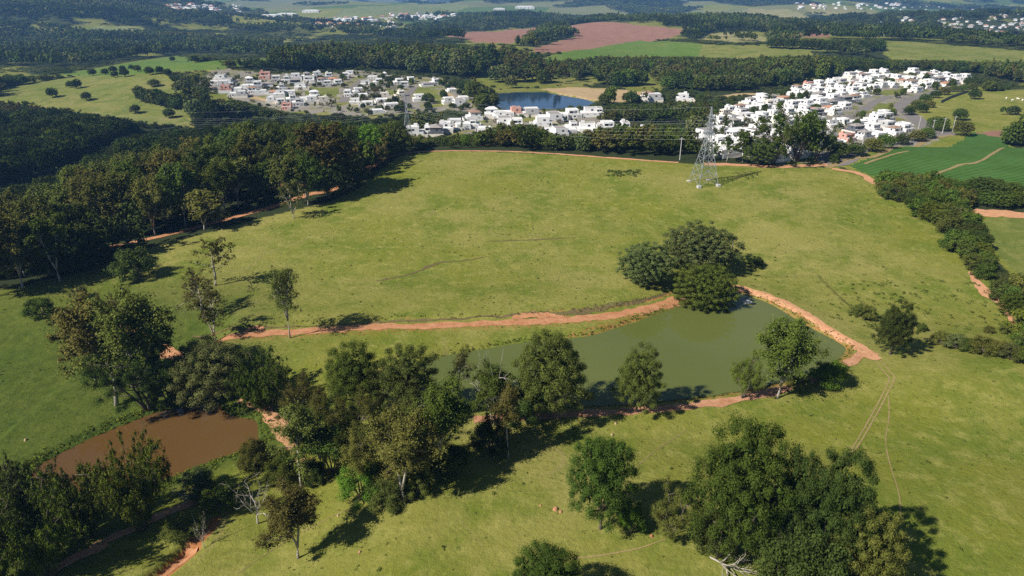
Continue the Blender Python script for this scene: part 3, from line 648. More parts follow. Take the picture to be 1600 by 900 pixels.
for a in [
 # out on the pasture
 (B,214,434,390,62,'bush','dark',1,'dark round bushy tree alone near the left wood edge'),
 (E,336,446,370,74,'thin','euc',1,'tall thin eucalyptus behind another eucalyptus on the left pasture slope'),
 (E,318,497,424,64,'thin','brown',2,'brownish eucalyptus between two thin trees on the left pasture slope'),
 (E,337,535,458,66,'thin','brown',3,'pale-trunked sparse tree beside the left end of the red road'),
 (E,453,528,418,54,'thin','euc',4,'lone tall sparse eucalyptus standing on the edge of the red road'),
 (E,459,341,290,44,'thin','euc',2,'small lone tree just off the wood on the upper pasture'),
 (MG,1006,442,383,92,'mango','grey',1,'round dome tree with greyish top at left of the pond-head clump'),
 (MG,1088,424,354,122,'mango','grey',2,'largest dome-shaped tree of the clump at the pond head'),
 (B,1098,481,421,106,'mango','green',3,'green bushy tree overhanging the water at the pond head'),
 (BU,1181,417,402,24,'bush','dark',2,'small dark shrub alone right of the dome trees'),
 (B,1390,554,474,58,'broad','dark',1,'dark upright tree beside the dirt junction right of the pond'),
 # pond south shore
 (E,994,644,545,80,'broad','euc',1,'olive tree with slim trunk alone on the south pond shore'),
 (E,1214,622,506,92,'euc','green',5,'white-trunked open eucalyptus on the south pond shore'),
 (B,1160,622,560,54,'open','green',3,'smaller leafy tree just left of the white-trunked eucalyptus'),
 (BU,1294,602,568,54,'bush','bright',3,'low green bush on the pond corner below the dirt road'),
 (BU,1248,606,588,34,'bush','euc',4,'low scrub right of the white trunk on the pond shore'),
 (BU,448,0,0,0,None,None,0,'') ,
 # belt of trees between the ponds
 (E,862,655,520,112,'broad','euc',1,'tall dense olive tree at the right end of the pond-side belt'),
 (B,825,662,600,70,'bush','dark',4,'dark low growth under the tall olive tree by the pond'),
 (E,772,664,574,66,'euc','green',6,'green eucalyptus below bleached bare branches in the pond-side belt'),
 (E,795,716,600,56,'euc','brown',7,'reddish-brown thin tree in front of the pond-side belt'),
 (E,686,742,600,84,'euc','green',8,'tall white-stemmed eucalyptus at the centre of the belt'),
 (B,640,652,546,98,'broad','dark',2,'broad dark green tree at the back of the belt'),
 (B,560,648,541,92,'broad','green',4,'upright dark green tree at the back left of the belt'),
 (E,716,640,548,52,'thin','brown',9,'thin greyish tree against the pond in the belt'),
 (E,545,712,606,84,'open','euc',5,'wide olive tree in the left half of the belt'),
 (E,600,722,640,86,'open','euc',6,'low olive tree under the centre of the belt'),
 (E,632,787,650,92,'euc','brown',10,'sparse brownish eucalyptus in front of the belt on the grass'),
 (E,472,762,636,84,'euc','euc',11,'leaning white-trunked eucalyptus above the muddy pond'),
 (B,502,742,650,80,'euc','green',12,'slim green tree right of the leaning white trunk'),
 (E,478,676,592,80,'open','brown',7,'brownish tree at the left end of the belt'),
 (E,655,756,650,86,'euc','brown',3,'thin brownish eucalyptus between the white-stemmed one and the sparse one'),
 (E,588,758,668,84,'open','euc',3,'low wide olive tree above the bright green bush'),
 (E,520,738,646,74,'open','green',1,'green tree above the path below the muddy pond head'),
 (BU,706,738,700,66,'bush','dark',3,'dark undergrowth right of the white-stemmed eucalyptus'),
 (BU,768,704,662,64,'bush','dark',2,'dark undergrowth beneath the bleached bare branches'),
 (BU,654,770,738,52,'bush','euc',1,'olive undergrowth at the front of the belt'),
 (BU,566,778,728,70,'bush','bright',5,'bright green round bush at the front foot of the belt'),
 (BU,612,780,742,70,'bush','dark',6,'dark bush beside the bright green bush'),
 (BU,445,754,716,56,'bush','green',7,'green bush at the foot of the leaning white trunk'),
 (BU,492,752,722,42,'bush','dark',3,'dark bush in the shade behind the leaning trunk'),
 (BU,400,728,690,52,'bush','euc',8,'pale scrub bush on the near bank of the muddy pond'),
 # round the muddy pond
 (BB,413,640,562,88,'bamboo','bamboo',1,'feathery bamboo clump at the head of the muddy pond'),
 (B,330,632,538,124,'broad','grey',3,'dense dark broadleaf tree behind the muddy pond'),
 (B,268,632,572,70,'bush','dark',9,'dark bush between two large trees behind the muddy pond'),
 (O,182,634,458,132,'euc','brown',3,'tall airy brownish tree, left one of two behind the muddy pond'),
 (O,236,632,464,124,'euc','euc',2,'tall airy olive tree, right one of two behind the muddy pond'),
 (B,150,600,498,84,'euc','brown',1,'smaller brownish tree at the left foot of the two airy trees'),
 (O,232,640,540,120,'open','dark',9,'dark lower tree in front of the two tall airy trees'),
 (BU,66,498,468,50,'bush','green',10,'lone shrub on the left meadow below the wood'),
 (BU,125,465,450,26,'bush','grey',11,'small pale grey shrub at the shadow edge below the wood'),
 (BU,175,500,460,30,'open','brown',10,'small brown tree beside the short red track'),
 (BB,222,826,702,118,'bamboo','bamboo',2,'tallest bamboo clump on the near bank of the muddy pond'),
 (BB,140,838,742,104,'bamboo','bamboo',3,'bamboo clump second from the muddy pond inlet'),
 (BB,72,818,744,90,'bamboo','dark',4,'bamboo clump near the left edge beside the muddy pond'),
 (BB,12,842,738,96,'bamboo','dark',5,'bamboo clump cut by the left picture edge'),
 (BB,78,896,780,116,'bamboo','bamboo',6,'bamboo clump in front of the others at lower left'),
 (BB,0,915,800,120,'bamboo','dark',1,'dark bamboo clump in the bottom left corner'),
 (DD,403,818,738,84,'dead',None,1,'bleached bare dead tree with spreading branches left of the small gum'),
 (DD,320,856,800,46,'dead',None,2,'small bare dead tree beside the gully'),
 (DD,292,790,738,58,'dead',None,3,'grey leafless shrub-like tree by the muddy pond bank'),
 (DD,470,566,545,10,None,None,0,''),
 (DD,768,662,536,86,'dead',None,4,'bleached bare treetop rising out of the pond-side belt'),
 (BU,288,835,808,62,'bush','euc',12,'thorny grey-green scrub over the head of the gully'),
 (BU,345,790,762,60,'bush','green',13,'green creeper-covered bush left of the dead tree'),
 (BU,310,768,740,60,'bush','grey',14,'greyish scrub at the muddy pond outlet'),
 # front of the picture
 (E,466,872,768,92,'euc','brown',14,'lone drooping gum tree with a long shadow on the near grass'),
 (B,938,826,686,106,'broad','green',3,'tall ragged green tree left of the huge foreground tree'),
 (BU,984,832,788,44,'bush','bright',15,'bright green bush at the foot of the ragged tree'),
 (B,1048,838,766,74,'open','euc',12,'small yellowish tree between the ragged tree and the huge tree'),
 (B,1146,868,662,150,'broad','green',4,'huge rounded tree, tallest in the foreground'),
 (B,1222,880,702,72,'broad','dark',5,'dark narrow tree squeezed behind the huge rounded tree'),
 (B,1284,905,712,122,'broad','dark',2,'wide layered tree right of the huge rounded tree'),
 (B,1338,945,802,112,'broad','euc',6,'olive tree at the lower right of the foreground group'),
 (B,1250,955,838,140,'bush','dark',16,'low dark tree at the front of the foreground group'),
 (B,1120,872,800,76,'bush','dark',5,'dark undergrowth left of the huge rounded tree'),
 (B,850,965,866,116,'broad','green',7,'tree crown poking up at the bottom picture edge'),
]:
    if a[5] is None or a[3] == 0: continue
    hero(*a[:8], a[8], 'bamboo' if a[0] == BB else 'shrub' if a[0] == BU else 'tree')
x, y = pick([(1112, 872)])[0]; put_tree('fallen_branch', (x, y), 9, 7, 'dead', None, 1, 'heap of bleached fallen branches before the huge tree', 'branches', rot=.6, tilt=1.35)
# palm beside the dome trees
pos, Hp, Wp = measure(1141, 408, 364, 26)
pr = link('palm_tree', None, loc=(*pos, float(gz(*pos)[0])), label='tall slim palm beside the dome trees at the pond head', cat='palm')
link('trunk', MB().tube([(0, 0, -.3), (.15, 0, Hp * .4), (.1, .1, Hp * .86)], [.22, .17, .14], 7).mesh('trunk', M['bark_pale'], True), pr)
for q in range(13):
    an = q * 2.399; el = .75 - .09 * q; mb = MB(); pts = []; p_ = np.array([.1, .1, Hp * .86]); d = np.array([math.cos(an), math.sin(an), el])
    for i in range(7): pts.append(p_.copy()); d = d / np.linalg.norm(d); p_ = p_ + d * Wp * .085; d = d + np.array([0, 0, -.26])
    for i in range(6):
        a0, a1 = pts[i], pts[i + 1]; sd = np.array([-math.sin(an), math.cos(an), -.25]) * Wp * .10 * (1 - .12 * i); n0 = len(mb.v)
        for s_ in (1, -1):
            for q2 in range(2):
                n0 = len(mb.v); c0 = a0 + (a1 - a0) * q2 * .5; c1 = c0 + (a1 - a0) * .38; e0 = c0 + sd * s_ * [1, 1, 1 if s_ > 0 else -1]
                e0[2] = c0[2] - Wp * .02; mb.v += [tuple(c0), tuple(c1), tuple(e0 + (a1 - a0) * .7)]; mb.f.append((n0, n0 + 1, n0 + 2))
    fm = mb.mesh('frond', L['green']); aa = fm.attributes.new('v', 'FLOAT', 'FACE'); aa.data.foreach_set('value', np.full(len(fm.polygons), .5, np.float32)); link('frond', fm, pr)

ORD = 'first second third fourth fifth sixth seventh eighth ninth tenth eleventh twelfth thirteenth fourteenth fifteenth sixteenth seventeenth eighteenth nineteenth'.split()
TENS = {2: 'twent', 3: 'thirt', 4: 'fort', 5: 'fift', 6: 'sixt', 7: 'sevent', 8: 'eight', 9: 'ninet'}
def ordinal(n):
    if n < 20: return ORD[n - 1]
    if n >= 100: return 'hundred-and-' + ordinal(n - 100) if n > 100 else 'hundredth'
    t, u = divmod(n, 10)
    return TENS[t] + 'ieth' if u == 0 else TENS[t] + 'y-' + ORD[u - 1]
def scatter(poly, spacing, seed, jit=.42, keep=None):
    g = np.random.default_rng(seed); x0, y0 = poly.min(0); x1, y1 = poly.max(0)
    xs, ys = np.meshgrid(np.arange(x0, x1, spacing), np.arange(y0, y1, spacing)); xs = xs + g.uniform(-jit, jit, xs.shape) * spacing; ys = ys + g.uniform(-jit, jit, ys.shape) * spacing
    xs[::2] += spacing * .5
    xs, ys = xs.ravel(), ys.ravel(); m = inside(xs, ys, poly)
    if keep is not None: m &= keep(xs, ys)
    return np.stack([xs[m], ys[m]], 1)
def off_roads(X, Y, extra=1.0):
    ok = np.ones(np.shape(X), bool)
    for p, wd in ROADS:
        d, _ = seg_dist(X, Y, p[::3] if len(p) > 30 else p); ok &= d > wd / 2 + extra
    return ok
def rows_and_labels(pts, describe, rows, where):
    """label things by row (front to back) and place from the left inside the row"""
    pts = np.asarray(pts); X, Y = pts[:, 0], pts[:, 1]; px, py, _ = project(X, Y, gz(X, Y))
    order = np.argsort(-py); per = max(1, math.ceil(len(pts) / rows)); lab = [None] * len(pts)
    names = ['front row', 'second row', 'third row', 'fourth row', 'fifth row', 'sixth row', 'seventh row', 'eighth row', 'ninth row', 'tenth row']
    for r_ in range(rows):
        ids = order[r_ * per:(r_ + 1) * per]; ids = ids[np.argsort(px[ids])]
        for k, i in enumerate(ids): lab[i] = f'{describe(i)}, {ordinal(k + 1)} from left in {names[r_]} {where}' if rows > 1 else f'{describe(i)}, {ordinal(k + 1)} from left {where}'
    return lab
CAPS = [ # rows in the photograph that the crowns in front do not rise above
 [(-200,300),(0,300),(100,272),(200,216),(300,202),(400,190),(540,196),(620,196),(640,215),(700,214),(750,207),(785,195),(840,197),(860,210),(890,214),(915,206),(955,196),(1060,199),(1090,222),(1200,226),(1290,247),(1400,260)],
 [(-200,156),(0,157),(60,163),(130,176),(200,187),(300,197),(330,160),(350,152),(400,166),(460,178),(545,182),(580,188),(640,180),(700,176),(745,178),(780,174),(930,171),(1000,166),(1080,160),(1150,163)],
 [(-200,118),(85,118),(200,119),(300,114),(330,110),(430,116),(560,111),(690,122),(745,128),(780,144),(845,140),(900,136),(1000,142),(1150,150),(1290,130),(1330,117),(1430,113),(1525,121),(1600,138)],
 [(-200,92),(85,112),(200,99),(300,88),(420,92),(440,70),(700,69),(800,72),(830,84),(850,94),(1000,90),(1150,92),(1265,89),(1385,94),(1600,98)],
 [(-200,20),(350,52),(700,68),(740,68),(800,69),(830,84),(935,78),(1045,62),(1150,73),(1395,69),(1420,67),(1600,81)]]
def cap_height(X, Y, layers, lo=0):
    X = np.atleast_1d(np.asarray(X, float)); Y = np.atleast_1d(np.asarray(Y, float)); Z = gz(X, Y); px, py, _ = project(X, Y, Z); best = np.full(X.shape, 99.)
    done = np.zeros(X.shape, bool)
    for k in layers:
        row = np.interp(px, [q[0] for q in CAPS[k]], [q[1] for q in CAPS[k]]); m = (py > row - 5) & ~done
        _, f, d = ray(px, row); Hc = CAM_H + d / f * Y - Z; best = np.where(m, Hc, best); done |= m
    return best
# left wood: eucalypts standing in front of the dark valley
WOOD1 = P([(-60,500),(0,470),(110,448),(98,402),(240,383),(330,362),(440,334),(512,312),(556,288),(600,254),(560,240),(480,247),(400,262),(300,288),(150,333),(-60,400)])
pts = scatter(WOOD1, 9.5, 5, keep=lambda X, Y: off_roads(X, Y, 1.5))
KIND = {'shade': 'blackish tree', 'euc': 'olive eucalyptus', 'brown': 'brownish eucalyptus', 'dark': 'dark round-crowned tree', 'green': 'green leafy tree', 'bright': 'bright green tree', 'grey': 'grey-green tree'}
g1 = np.random.default_rng(3); spec = []
for (x, y) in pts:
    left = x < -165
    if left: kd, lf = ('broad', ['dark', 'grey', 'green', 'dark'][int(g1.integers(4))]) if g1.random() < .7 else ('euc', 'euc')
    else: kd, lf = ('euc', ['brown', 'euc', 'green', 'euc', 'dark'][int(g1.integers(5))]) if g1.random() < .72 else ('broad', ['dark', 'green'][int(g1.integers(2))])
    spec.append((kd, lf, int(g1.integers(1, 6)), (16 + 7 * g1.random()) if kd == 'euc' else 11 + 6 * g1.random()))
labs = rows_and_labels(pts, lambda i: KIND[spec[i][1]] if spec[i][0] == 'euc' else KIND[spec[i][1]].replace('eucalyptus', 'tree'), 8, 'of left wood')
for (x, y), (kd, lf, sd, Ht), lb in zip(pts, spec, labs):
    Ht = min(Ht, max(6, float(cap_height(x, y, [0])[0]) * (.85 + .25 * g1.random())))
    put_tree(E if kd == 'euc' else B, (x, y), Ht, Ht * (.56 if kd == 'euc' else .95), kd, lf, sd, lb, group='trees of the left wood', lod=2.5 if kd == 'euc' else 1.2)
for k, (px, py, top, wpx, lf, sd, lb) in enumerate([(512,306,196,84,'brown',2,'tallest brownish eucalyptus at the right tip of the left wood'), (536,300,232,60,'euc',7,'eucalyptus just behind the tallest one at the wood tip'), (372,322,250,60,'euc',4,'eucalyptus with bare lower trunk beside the red clearing'), (320,360,300,60,'euc',5,'tall thin eucalyptus at the wood edge by the lane'), (600,245,200,50,'dark',3,'dark tree at the far right corner of the wood'), (578,256,196,60,'bright',4,'bright green tree at the far right corner of the wood')]):
    hero(E if lf in ('euc', 'brown') else B, px, py, top, wpx, 'euc' if lf in ('euc', 'brown') else 'broad', lf, sd, lb, group='trees of the left wood', lod=.6)
# tree line behind the pasture crest
line = resample(P([(632,232),(700,228),(770,231),(850,234),(930,240),(1000,246),(1070,250),(1140,253),(1215,256),(1290,252)]), 3.0)
g2 = np.random.default_rng(11); pts, spec = [], []
for k in range(0, len(line)):
    if g2.random() < .66: 
        x, y = line[k] + np.array([g2.normal() * 2, 5 + g2.random() * 17 + 6 * (line[k][0] > 20)]); px = 800 + FPX * x / (y * cp + 75 * sp)
        if 1090 < px < 1150 and g2.random() < .5: continue
        t = g2.random(); kd = 'cone' if (px > 900 and t < .35) else 'open' if t < .5 else 'broad'
        if px < 760: Ht = 6 + 4 * g2.random()
        elif px < 1090: Ht = 12 + 6 * g2.random()
        else: Ht = 9 + 7 * g2.random()
        Ht = min(Ht, max(5, float(cap_height(x, y, [0])[0]) * (.8 + .3 * g2.random())))
        pts.append((x, y)); spec.append((kd, ['green', 'dark', 'green', 'euc', 'bamboo', 'bright'][int(g2.integers(6))], int(g2.integers(1, 6)), Ht))
labs = rows_and_labels(pts, lambda i: {'cone': 'dark pointed tree', 'open': 'open leafy tree', 'broad': 'round leafy tree'}[spec[i][0]], 1, 'in the tree line behind the pasture crest')
for (x, y), (kd, lf, sd, Ht), lb in zip(pts, spec, labs):
    put_tree('conifer_tree' if kd == 'cone' else B, (x, y), Ht, Ht * {'cone': .5, 'open': .95, 'broad': .85}[kd], kd, lf, sd, lb, group='tree line behind the pasture', lod=1.2)
for px, py, top, wpx, kd, lf, sd, lb in [(1184,257,218,56,'broad','dark',2,'dark round low tree right of the near pylon'), (1245,252,168,84,'open','green',3,'tallest spreading tree before the right-hand town'), (1208,256,182,66,'open','green',5,'tall open tree left of the tallest spreading tree'), (1275,250,190,48,'open','dark',6,'dark tree on the right of the tallest spreading tree'), (1160,254,205,40,'euc','green',6,'thin tall tree just right of the near pylon'), (1135,253,212,30,'euc','dark',7,'thin dark tree behind the near pylon'),
        (1302,254,240,18,'bush','dark',2,'small shrub at the right end of the crest road'), (620,240,190,54,'broad','dark',4,'dark tall tree below the far pylon'), (575,250,208,66,'broad','green',5,'leafy tree at the far left end of the crest road')]:
    hero(B if kd != 'euc' else E, px, py, top, wpx, kd, lf, sd, lb, group='tree line behind the pasture', lod=.6)
# thicket belt on the right
BELT = P([(1372,300),(1382,284),(1440,290),(1500,300),(1530,318),(1508,336),(1526,380),(1560,425),(1640,500),(1640,600),(1600,560),(1588,500),(1560,470),(1520,425),(1470,365),(1425,335)])
pts = scatter(BELT, 4.4, 21); g3 = np.random.default_rng(8)
spec = [(['bush', 'broad', 'bush', 'open'][int(g3.integers(4))], ['green', 'dark', 'green', 'euc', 'bamboo'][int(g3.integers(5))], int(g3.integers(1, 6))) for _ in pts]
labs = rows_and_labels(pts, lambda i: {'green': 'mid-green shrub', 'dark': 'dark shrub', 'euc': 'olive shrub', 'bamboo': 'fresh green shrub'}[spec[i][1]], 6, 'of right thicket')
for (x, y), (kd, lf, sd), lb in zip(pts, spec, labs):
    Ht = 4.2 + 2.6 * g3.random(); put_tree('shrub', (x, y), Ht, Ht * 1.2, kd, lf, sd, lb, 'shrub', 'shrubs of the right-hand thicket', lod=1.2)
# orchard trees behind the thicket
pts = P([(1545 + 17 * k, 322 + (k % 2) * 2) for k in range(5)] + [(1470 + 22 * k, 303 + (k % 2) * 4) for k in range(6)])
labs = rows_and_labels(pts, lambda i: 'small round orchard tree', 2, 'by the red lane')
for (x, y), lb in zip(pts, labs): put_tree(B, (x, y), 5.5, 7, 'broad', 'green', 2, lb, group='orchard trees at right', lod=.5)
hero(B, 1535, 312, 278, 64, 'mango', 'dark', 4, 'big dark dome tree standing over the right thicket', lod=.7)
# bushes along the gully right of the pond
bl = [(1470,538,30),(1492,545,34),(1510,548,28),(1532,552,40),(1560,556,34),(1578,562,36),(1600,568,40),(1545,520,16),(1568,520,18),(1420,508,22),(1440,517,18),(1350,497,34),(1335,492,22)]
for k, (px, py, wv) in enumerate(bl):
    hero('shrub', px, py, py - wv * .62, wv, 'bush', ['euc', 'grey', 'green', 'euc'][k % 4], k % 7 + 1, f'{["olive","grey-green","green","olive"][k % 4]} scrub bush, {ordinal(k + 1)} of the gully bushes right of the pond', 'shrub', 'gully bushes', .5)

# ------------------------------------------------------------------ houses
M['white'] = plain('white_render', (.68, .67, .645), .7, .06, .3)
M['cream'] = plain('cream_render', (.66, .60, .50), .75, .06, .3)
M['greywall'] = plain('grey_render', (.42, .41, .40), .75, .08, .3)
M['salmon'] = plain('salmon_render', (.58, .30, .23), .75, .08, .3)
M['darkwall'] = plain('charcoal_render', (.10, .105, .12), .6, .1, .3)
M['rooflight'] = plain('pale_flat_roof', (.62, .61, .59), .8, .12, .5)
M['roofgrey'] = plain('grey_tile_roof', (.26, .235, .215), .85, .2, .9)
M['rooftile'] = plain('clay_tile_roof', (.42, .20, .12), .85, .2, .9)
M['roofbrown'] = plain('brown_tile_roof', (.27, .17, .12), .85, .2, .9)
M['concrete'] = plain('concrete', (.45, .44, .42), .85, .12, .6)
def glass(t, b):
    b.inputs['Base Color'].default_value = (.03, .04, .05, 1); b.inputs['Roughness'].default_value = .08; b.inputs['Specular IOR Level'].default_value = .6
M['glass'] = mat('dark_window_glass', glass)
M['timber'] = plain('timber_door', (.20, .11, .06), .6, .2, 2)
WIN = MB().box(-.5, .5, -.06, .06, 0, 1).mesh('window', M['glass']); DOOR = MB().box(-.5, .5, -.06, .06, 0, 1).mesh('door', M['timber']); GAR = MB().box(-.5, .5, -.06, .06, 0, 1).mesh('garage_door', M['greywall'])
def parapet(mb, x0, x1, y0, y1, z, hh=.55, t=.22):
    mb.box(x0, x1, y0, y0 + t, z, z + hh); mb.box(x0, x1, y1 - t, y1, z, z + hh); mb.box(x0, x0 + t, y0 + t, y1 - t, z, z + hh); mb.box(x1 - t, x1, y0 + t, y1 - t, z, z + hh)
def hip(x0, x1, y0, y1, z, e=.6, rise=1.7):
    mb = MB(); x0 -= e; x1 += e; y0 -= e; y1 += e; w, d = x1 - x0, y1 - y0; i = min(w, d) / 2
    if w >= d: r0, r1 = (x0 + i, (y0 + y1) / 2), (x1 - i, (y0 + y1) / 2)
    else: r0, r1 = ((x0 + x1) / 2, y0 + i), ((x0 + x1) / 2, y1 - i)
    mb.v = [(x0, y0, z), (x1, y0, z), (x1, y1, z), (x0, y1, z), (*r0, z + rise), (*r1, z + rise), (x0, y0, z - .12), (x1, y0, z - .12), (x1, y1, z - .12), (x0, y1, z - .12)]
    mb.f = [(0, 1, 5, 4), (1, 2, 5), (2, 3, 4, 5), (3, 0, 4)] if w >= d else [(0, 1, 4), (1, 2, 5, 4), (2, 3, 5), (3, 0, 4, 5)]
    mb.f += [(0, 6, 7, 1), (1, 7, 8, 2), (2, 8, 9, 3), (3, 9, 6, 0), (9, 8, 7, 6)]; return mb
HP = []
def house_proto(seed):
    g = random.Random(seed); parts = []
    wcol = [('white', 'white')] * 7 + [('cream', 'cream'), ('greywall', 'grey'), ('salmon', 'salmon-pink'), ('darkwall', 'charcoal')]
    wm, wn = wcol[seed % len(wcol)]
    flat = (seed % 3) != 1; two = seed % 4 != 3
    w, d = g.uniform(9.5, 13), g.uniform(10, 14); x0, x1, y0, y1 = -w / 2, w / 2, -d / 2, d / 2; H1 = 3.3
    wall = MB().box(x0, x1, y0, y1, -1.2, H1)
    ux0, ux1, uy0, uy1 = x0 + g.choice([0.0, w * .3]) + .003, x1 - g.choice([0.0, w * .22]) - .003, y0 + g.uniform(.8, 2.5), y1 - g.uniform(0.5, 3)
    if two: wall.box(ux0, ux1, uy0, uy1, H1 + .003, H1 + 3.1)
    top = (ux0, ux1, uy0, uy1, H1 + 3.1) if two else (x0, x1, y0, y1, H1)
    if flat:
        parapet(wall, *top)
        rm, rn = g.choice([('rooflight', 'flat-roofed'), ('rooflight', 'flat-roofed'), ('roofgrey', 'grey-roofed')])
        parts.append(('roof', MB().box(top[0] + .23, top[1] - .23, top[2] + .23, top[3] - .23, top[4] + .02, top[4] + .22).mesh('roof', M[rm]), None))
        if g.random() < .6: parts.append(('water_tank', MB().box(top[0] + 1, top[0] + 3.4, top[3] - 3.6, top[3] - 1, top[4] + .23, top[4] + 1.9).mesh('water_tank', M[wm]), None))
    else:
        rm, rn = g.choice([('roofgrey', 'grey-hipped'), ('roofbrown', 'brown-hipped'), ('roofgrey', 'grey-hipped'), ('rooflight', 'pale-hipped'), ('rooftile', 'clay-tiled')])
        parts.append(('roof', hip(*top, rise=g.uniform(1.4, 2.2)).mesh('roof', M[rm]), None))
    if two:
        parts.append(('terrace_roof', MB().box(x0 + .2, x1 - .2, y0 + .2, uy0 - .02, H1 + .004, H1 + .16).mesh('terrace_roof', M['rooflight']), None))
        parts.append(('canopy', MB().box(ux0 + .6, ux0 + (ux1 - ux0) * .55, uy0 - 1.1, uy0 - .01, H1 + 2.6, H1 + 2.8).mesh('canopy', M[wm]), None))
    parts.insert(0, ('wall', wall.mesh('wall', M[wm]), None))
    def win(x, y, z, ww, hh, rot, kind='window', me=WIN): parts.append((kind, me, ((x, y, z), (ww, 1, hh), rot)))
    win(x0 + 1.8, y0, -0.0, 1.1, 2.2, 0, 'door', DOOR); win(x1 - 2.6, y0, 0, 3.6, 2.4, 0, 'garage_door', GAR)
    win((x0 + x1) / 2 - .6, y0, .9, 1.7, 1.3, 0)
    for yy in (y0 + d * .25, y0 + d * .7): win(x0, yy, .9, 1.8, 1.3, math.pi / 2); 
    win(x1, y0 + d * .5, .9, 2.0, 1.3, math.pi / 2)
    if two:
        uw = ux1 - ux0; win(ux0 + uw * .28, uy0, H1 + .5, min(3, uw * .34), 1.9, 0); win(ux0 + uw * .75, uy0, H1 + .9, 1.7, 1.4, 0)
        win(ux0, uy0 + (uy1 - uy0) * .4, H1 + .9, 1.8, 1.4, math.pi / 2); win(ux1, uy0 + (uy1 - uy0) * .5, H1 + .9, 1.6, 1.3, math.pi / 2)
    yw = MB(); a, b_ = w / 2 + 1.4, d / 2 + 3
    yw.box(-a, -a + .2, -d / 2, b_, -1, 1.9); yw.box(a - .2, a, -d / 2, b_, -1, 1.9); yw.box(-a + .2, a - .2, b_ - .2, b_, -1, 1.9)
    parts.append(('yard_wall', yw.mesh('yard_wall', M['white'] if seed % 2 else M['cream']), None))
    HP.append((parts, f'{wn} {"two-storey" if two else "single-storey"} {rn} house'))
for s_ in range(20): house_proto(s_)
HOUSES = []
def put_house(k, pos, rot, label, group, scale=1.0):
    parts, _ = HP[k]; x, y = pos
    o = link('house', None, loc=(x, y, float(gz(x, y)[0]) + .15), label=label, cat='house', group=group); o.rotation_euler = (0, 0, rot); o.scale = (scale,) * 3
    for nm, me, tr in parts:
        c = link(nm, me, o)
        if tr: c.location, c.scale = tr[0], tr[1]; c.rotation_euler = (0, 0, tr[2])
    HOUSES.append((x, y))
gh = random.Random(4)
WHITE = [k for k, (_, d) in enumerate(HP) if d.startswith('white')]
FLATW = [k for k, (_, d) in enumerate(HP) if d.startswith('white') and ('flat' in d or 'grey-roofed' in d)]
def town(px, rot, where, group, rows, scale=1.0, picks=None):
    pts = P(px); ks = []
    for i in range(len(pts)):
        k = (picks or {}).get(i); ks.append(k if k is not None else gh.choice(FLATW) if gh.random() < .40 else gh.randrange(len(HP)))
    labs = rows_and_labels(pts, lambda i: HP[ks[i]][1], rows, where)
    for i, (p_, lb) in enumerate(zip(pts, labs)): put_house(ks[i], p_, rot + gh.uniform(-.12, .12) + gh.choice([0, 0, math.pi / 2, -math.pi / 2]), lb, group, scale * gh.uniform(.88, 1.1))
town([(345,126),(333,131),(357,132),(372,142),(392,130),(384,137),(366,150),(379,151),(400,137),(432,127),(449,128),(440,140),(452,147),(437,150),(425,160),(441,163),(457,158),(474,158),(488,160),(506,160),(449,170),(478,122),(497,121),(502,130),(521,127),(538,121),(547,119),(512,134),(582,123),(601,121),(572,134),(560,146),(555,163),(574,164),(602,153),(612,167),(588,177),(622,131),(632,136),(668,134),(706,143),(724,156),(701,162),(719,166),(415,122),(462,133),(470,140),(408,146),(395,145),(419,134),(484,128),(463,124),(355,143),(512,122),(530,133),(590,131),(545,150),(597,160),(625,150),(655,158),(680,132),(640,128),(567,152),(492,153),(466,164),(430,147),(350,136)],
     .25, 'in left-hand town', 'houses of the left-hand town', 4, .78)
town([(668,210),(682,211),(694,206),(710,198),(723,200),(739,198),(756,206),(648,212),(768,183),(781,186),(794,180),(807,179),(829,181),(851,187),(864,190),(848,196),(877,185),(896,183),(921,181),(934,180),(894,202),(856,210),(873,212),(889,208),(917,206),(936,208),(951,203),(741,187),(790,196),(804,198),(985,213),(1003,214),(975,203)],
     .1, 'in middle hamlet', 'houses of the middle hamlet', 3, .85)
town([(1013,156),(1022,158),(1068,158)], 0, 'beside the sand flat', 'houses by the sand flat', 1)
# right-hand town: lots along parallel streets
T = TOWNS[2]; th = math.radians(24); c_, s_ = math.cos(th), math.sin(th)
lots = []
for iv in range(-60, 60):
    for iu in range(-60, 60):
        u = iu * 13.2; v = iv * 14.5 + (iv // 2) * 7.5
        lots.append((u * c_ - v * s_ + 200 + gh.uniform(-1.5, 1.5), u * s_ + v * c_ + 500 + gh.uniform(-2, 2)))
lots = np.array(lots); m = inside(lots[:, 0], lots[:, 1], T) & off_roads(lots[:, 0], lots[:, 1], 7.5)
for nm, mt, poly in REG:
    if nm == 'lawn': m &= ~inside(lots[:, 0], lots[:, 1], poly)
lots = lots[m]; gl = np.random.default_rng(9); lots = lots[gl.random(len(lots)) < .90]
ks = [gh.choice(FLATW) if gh.random() < .30 else gh.randrange(len(HP)) for _ in lots]
labs = rows_and_labels(lots, lambda i: HP[ks[i]][1], 9, 'in right-hand town')
for p_, k, lb in zip(lots, ks, labs): put_house(k, p_, th + gh.uniform(-.05, .05) + gh.choice([0, 0, 0, -math.pi / 2]), lb, 'houses of the right-hand town', gh.uniform(.66, .84))
print('right town houses', len(lots))
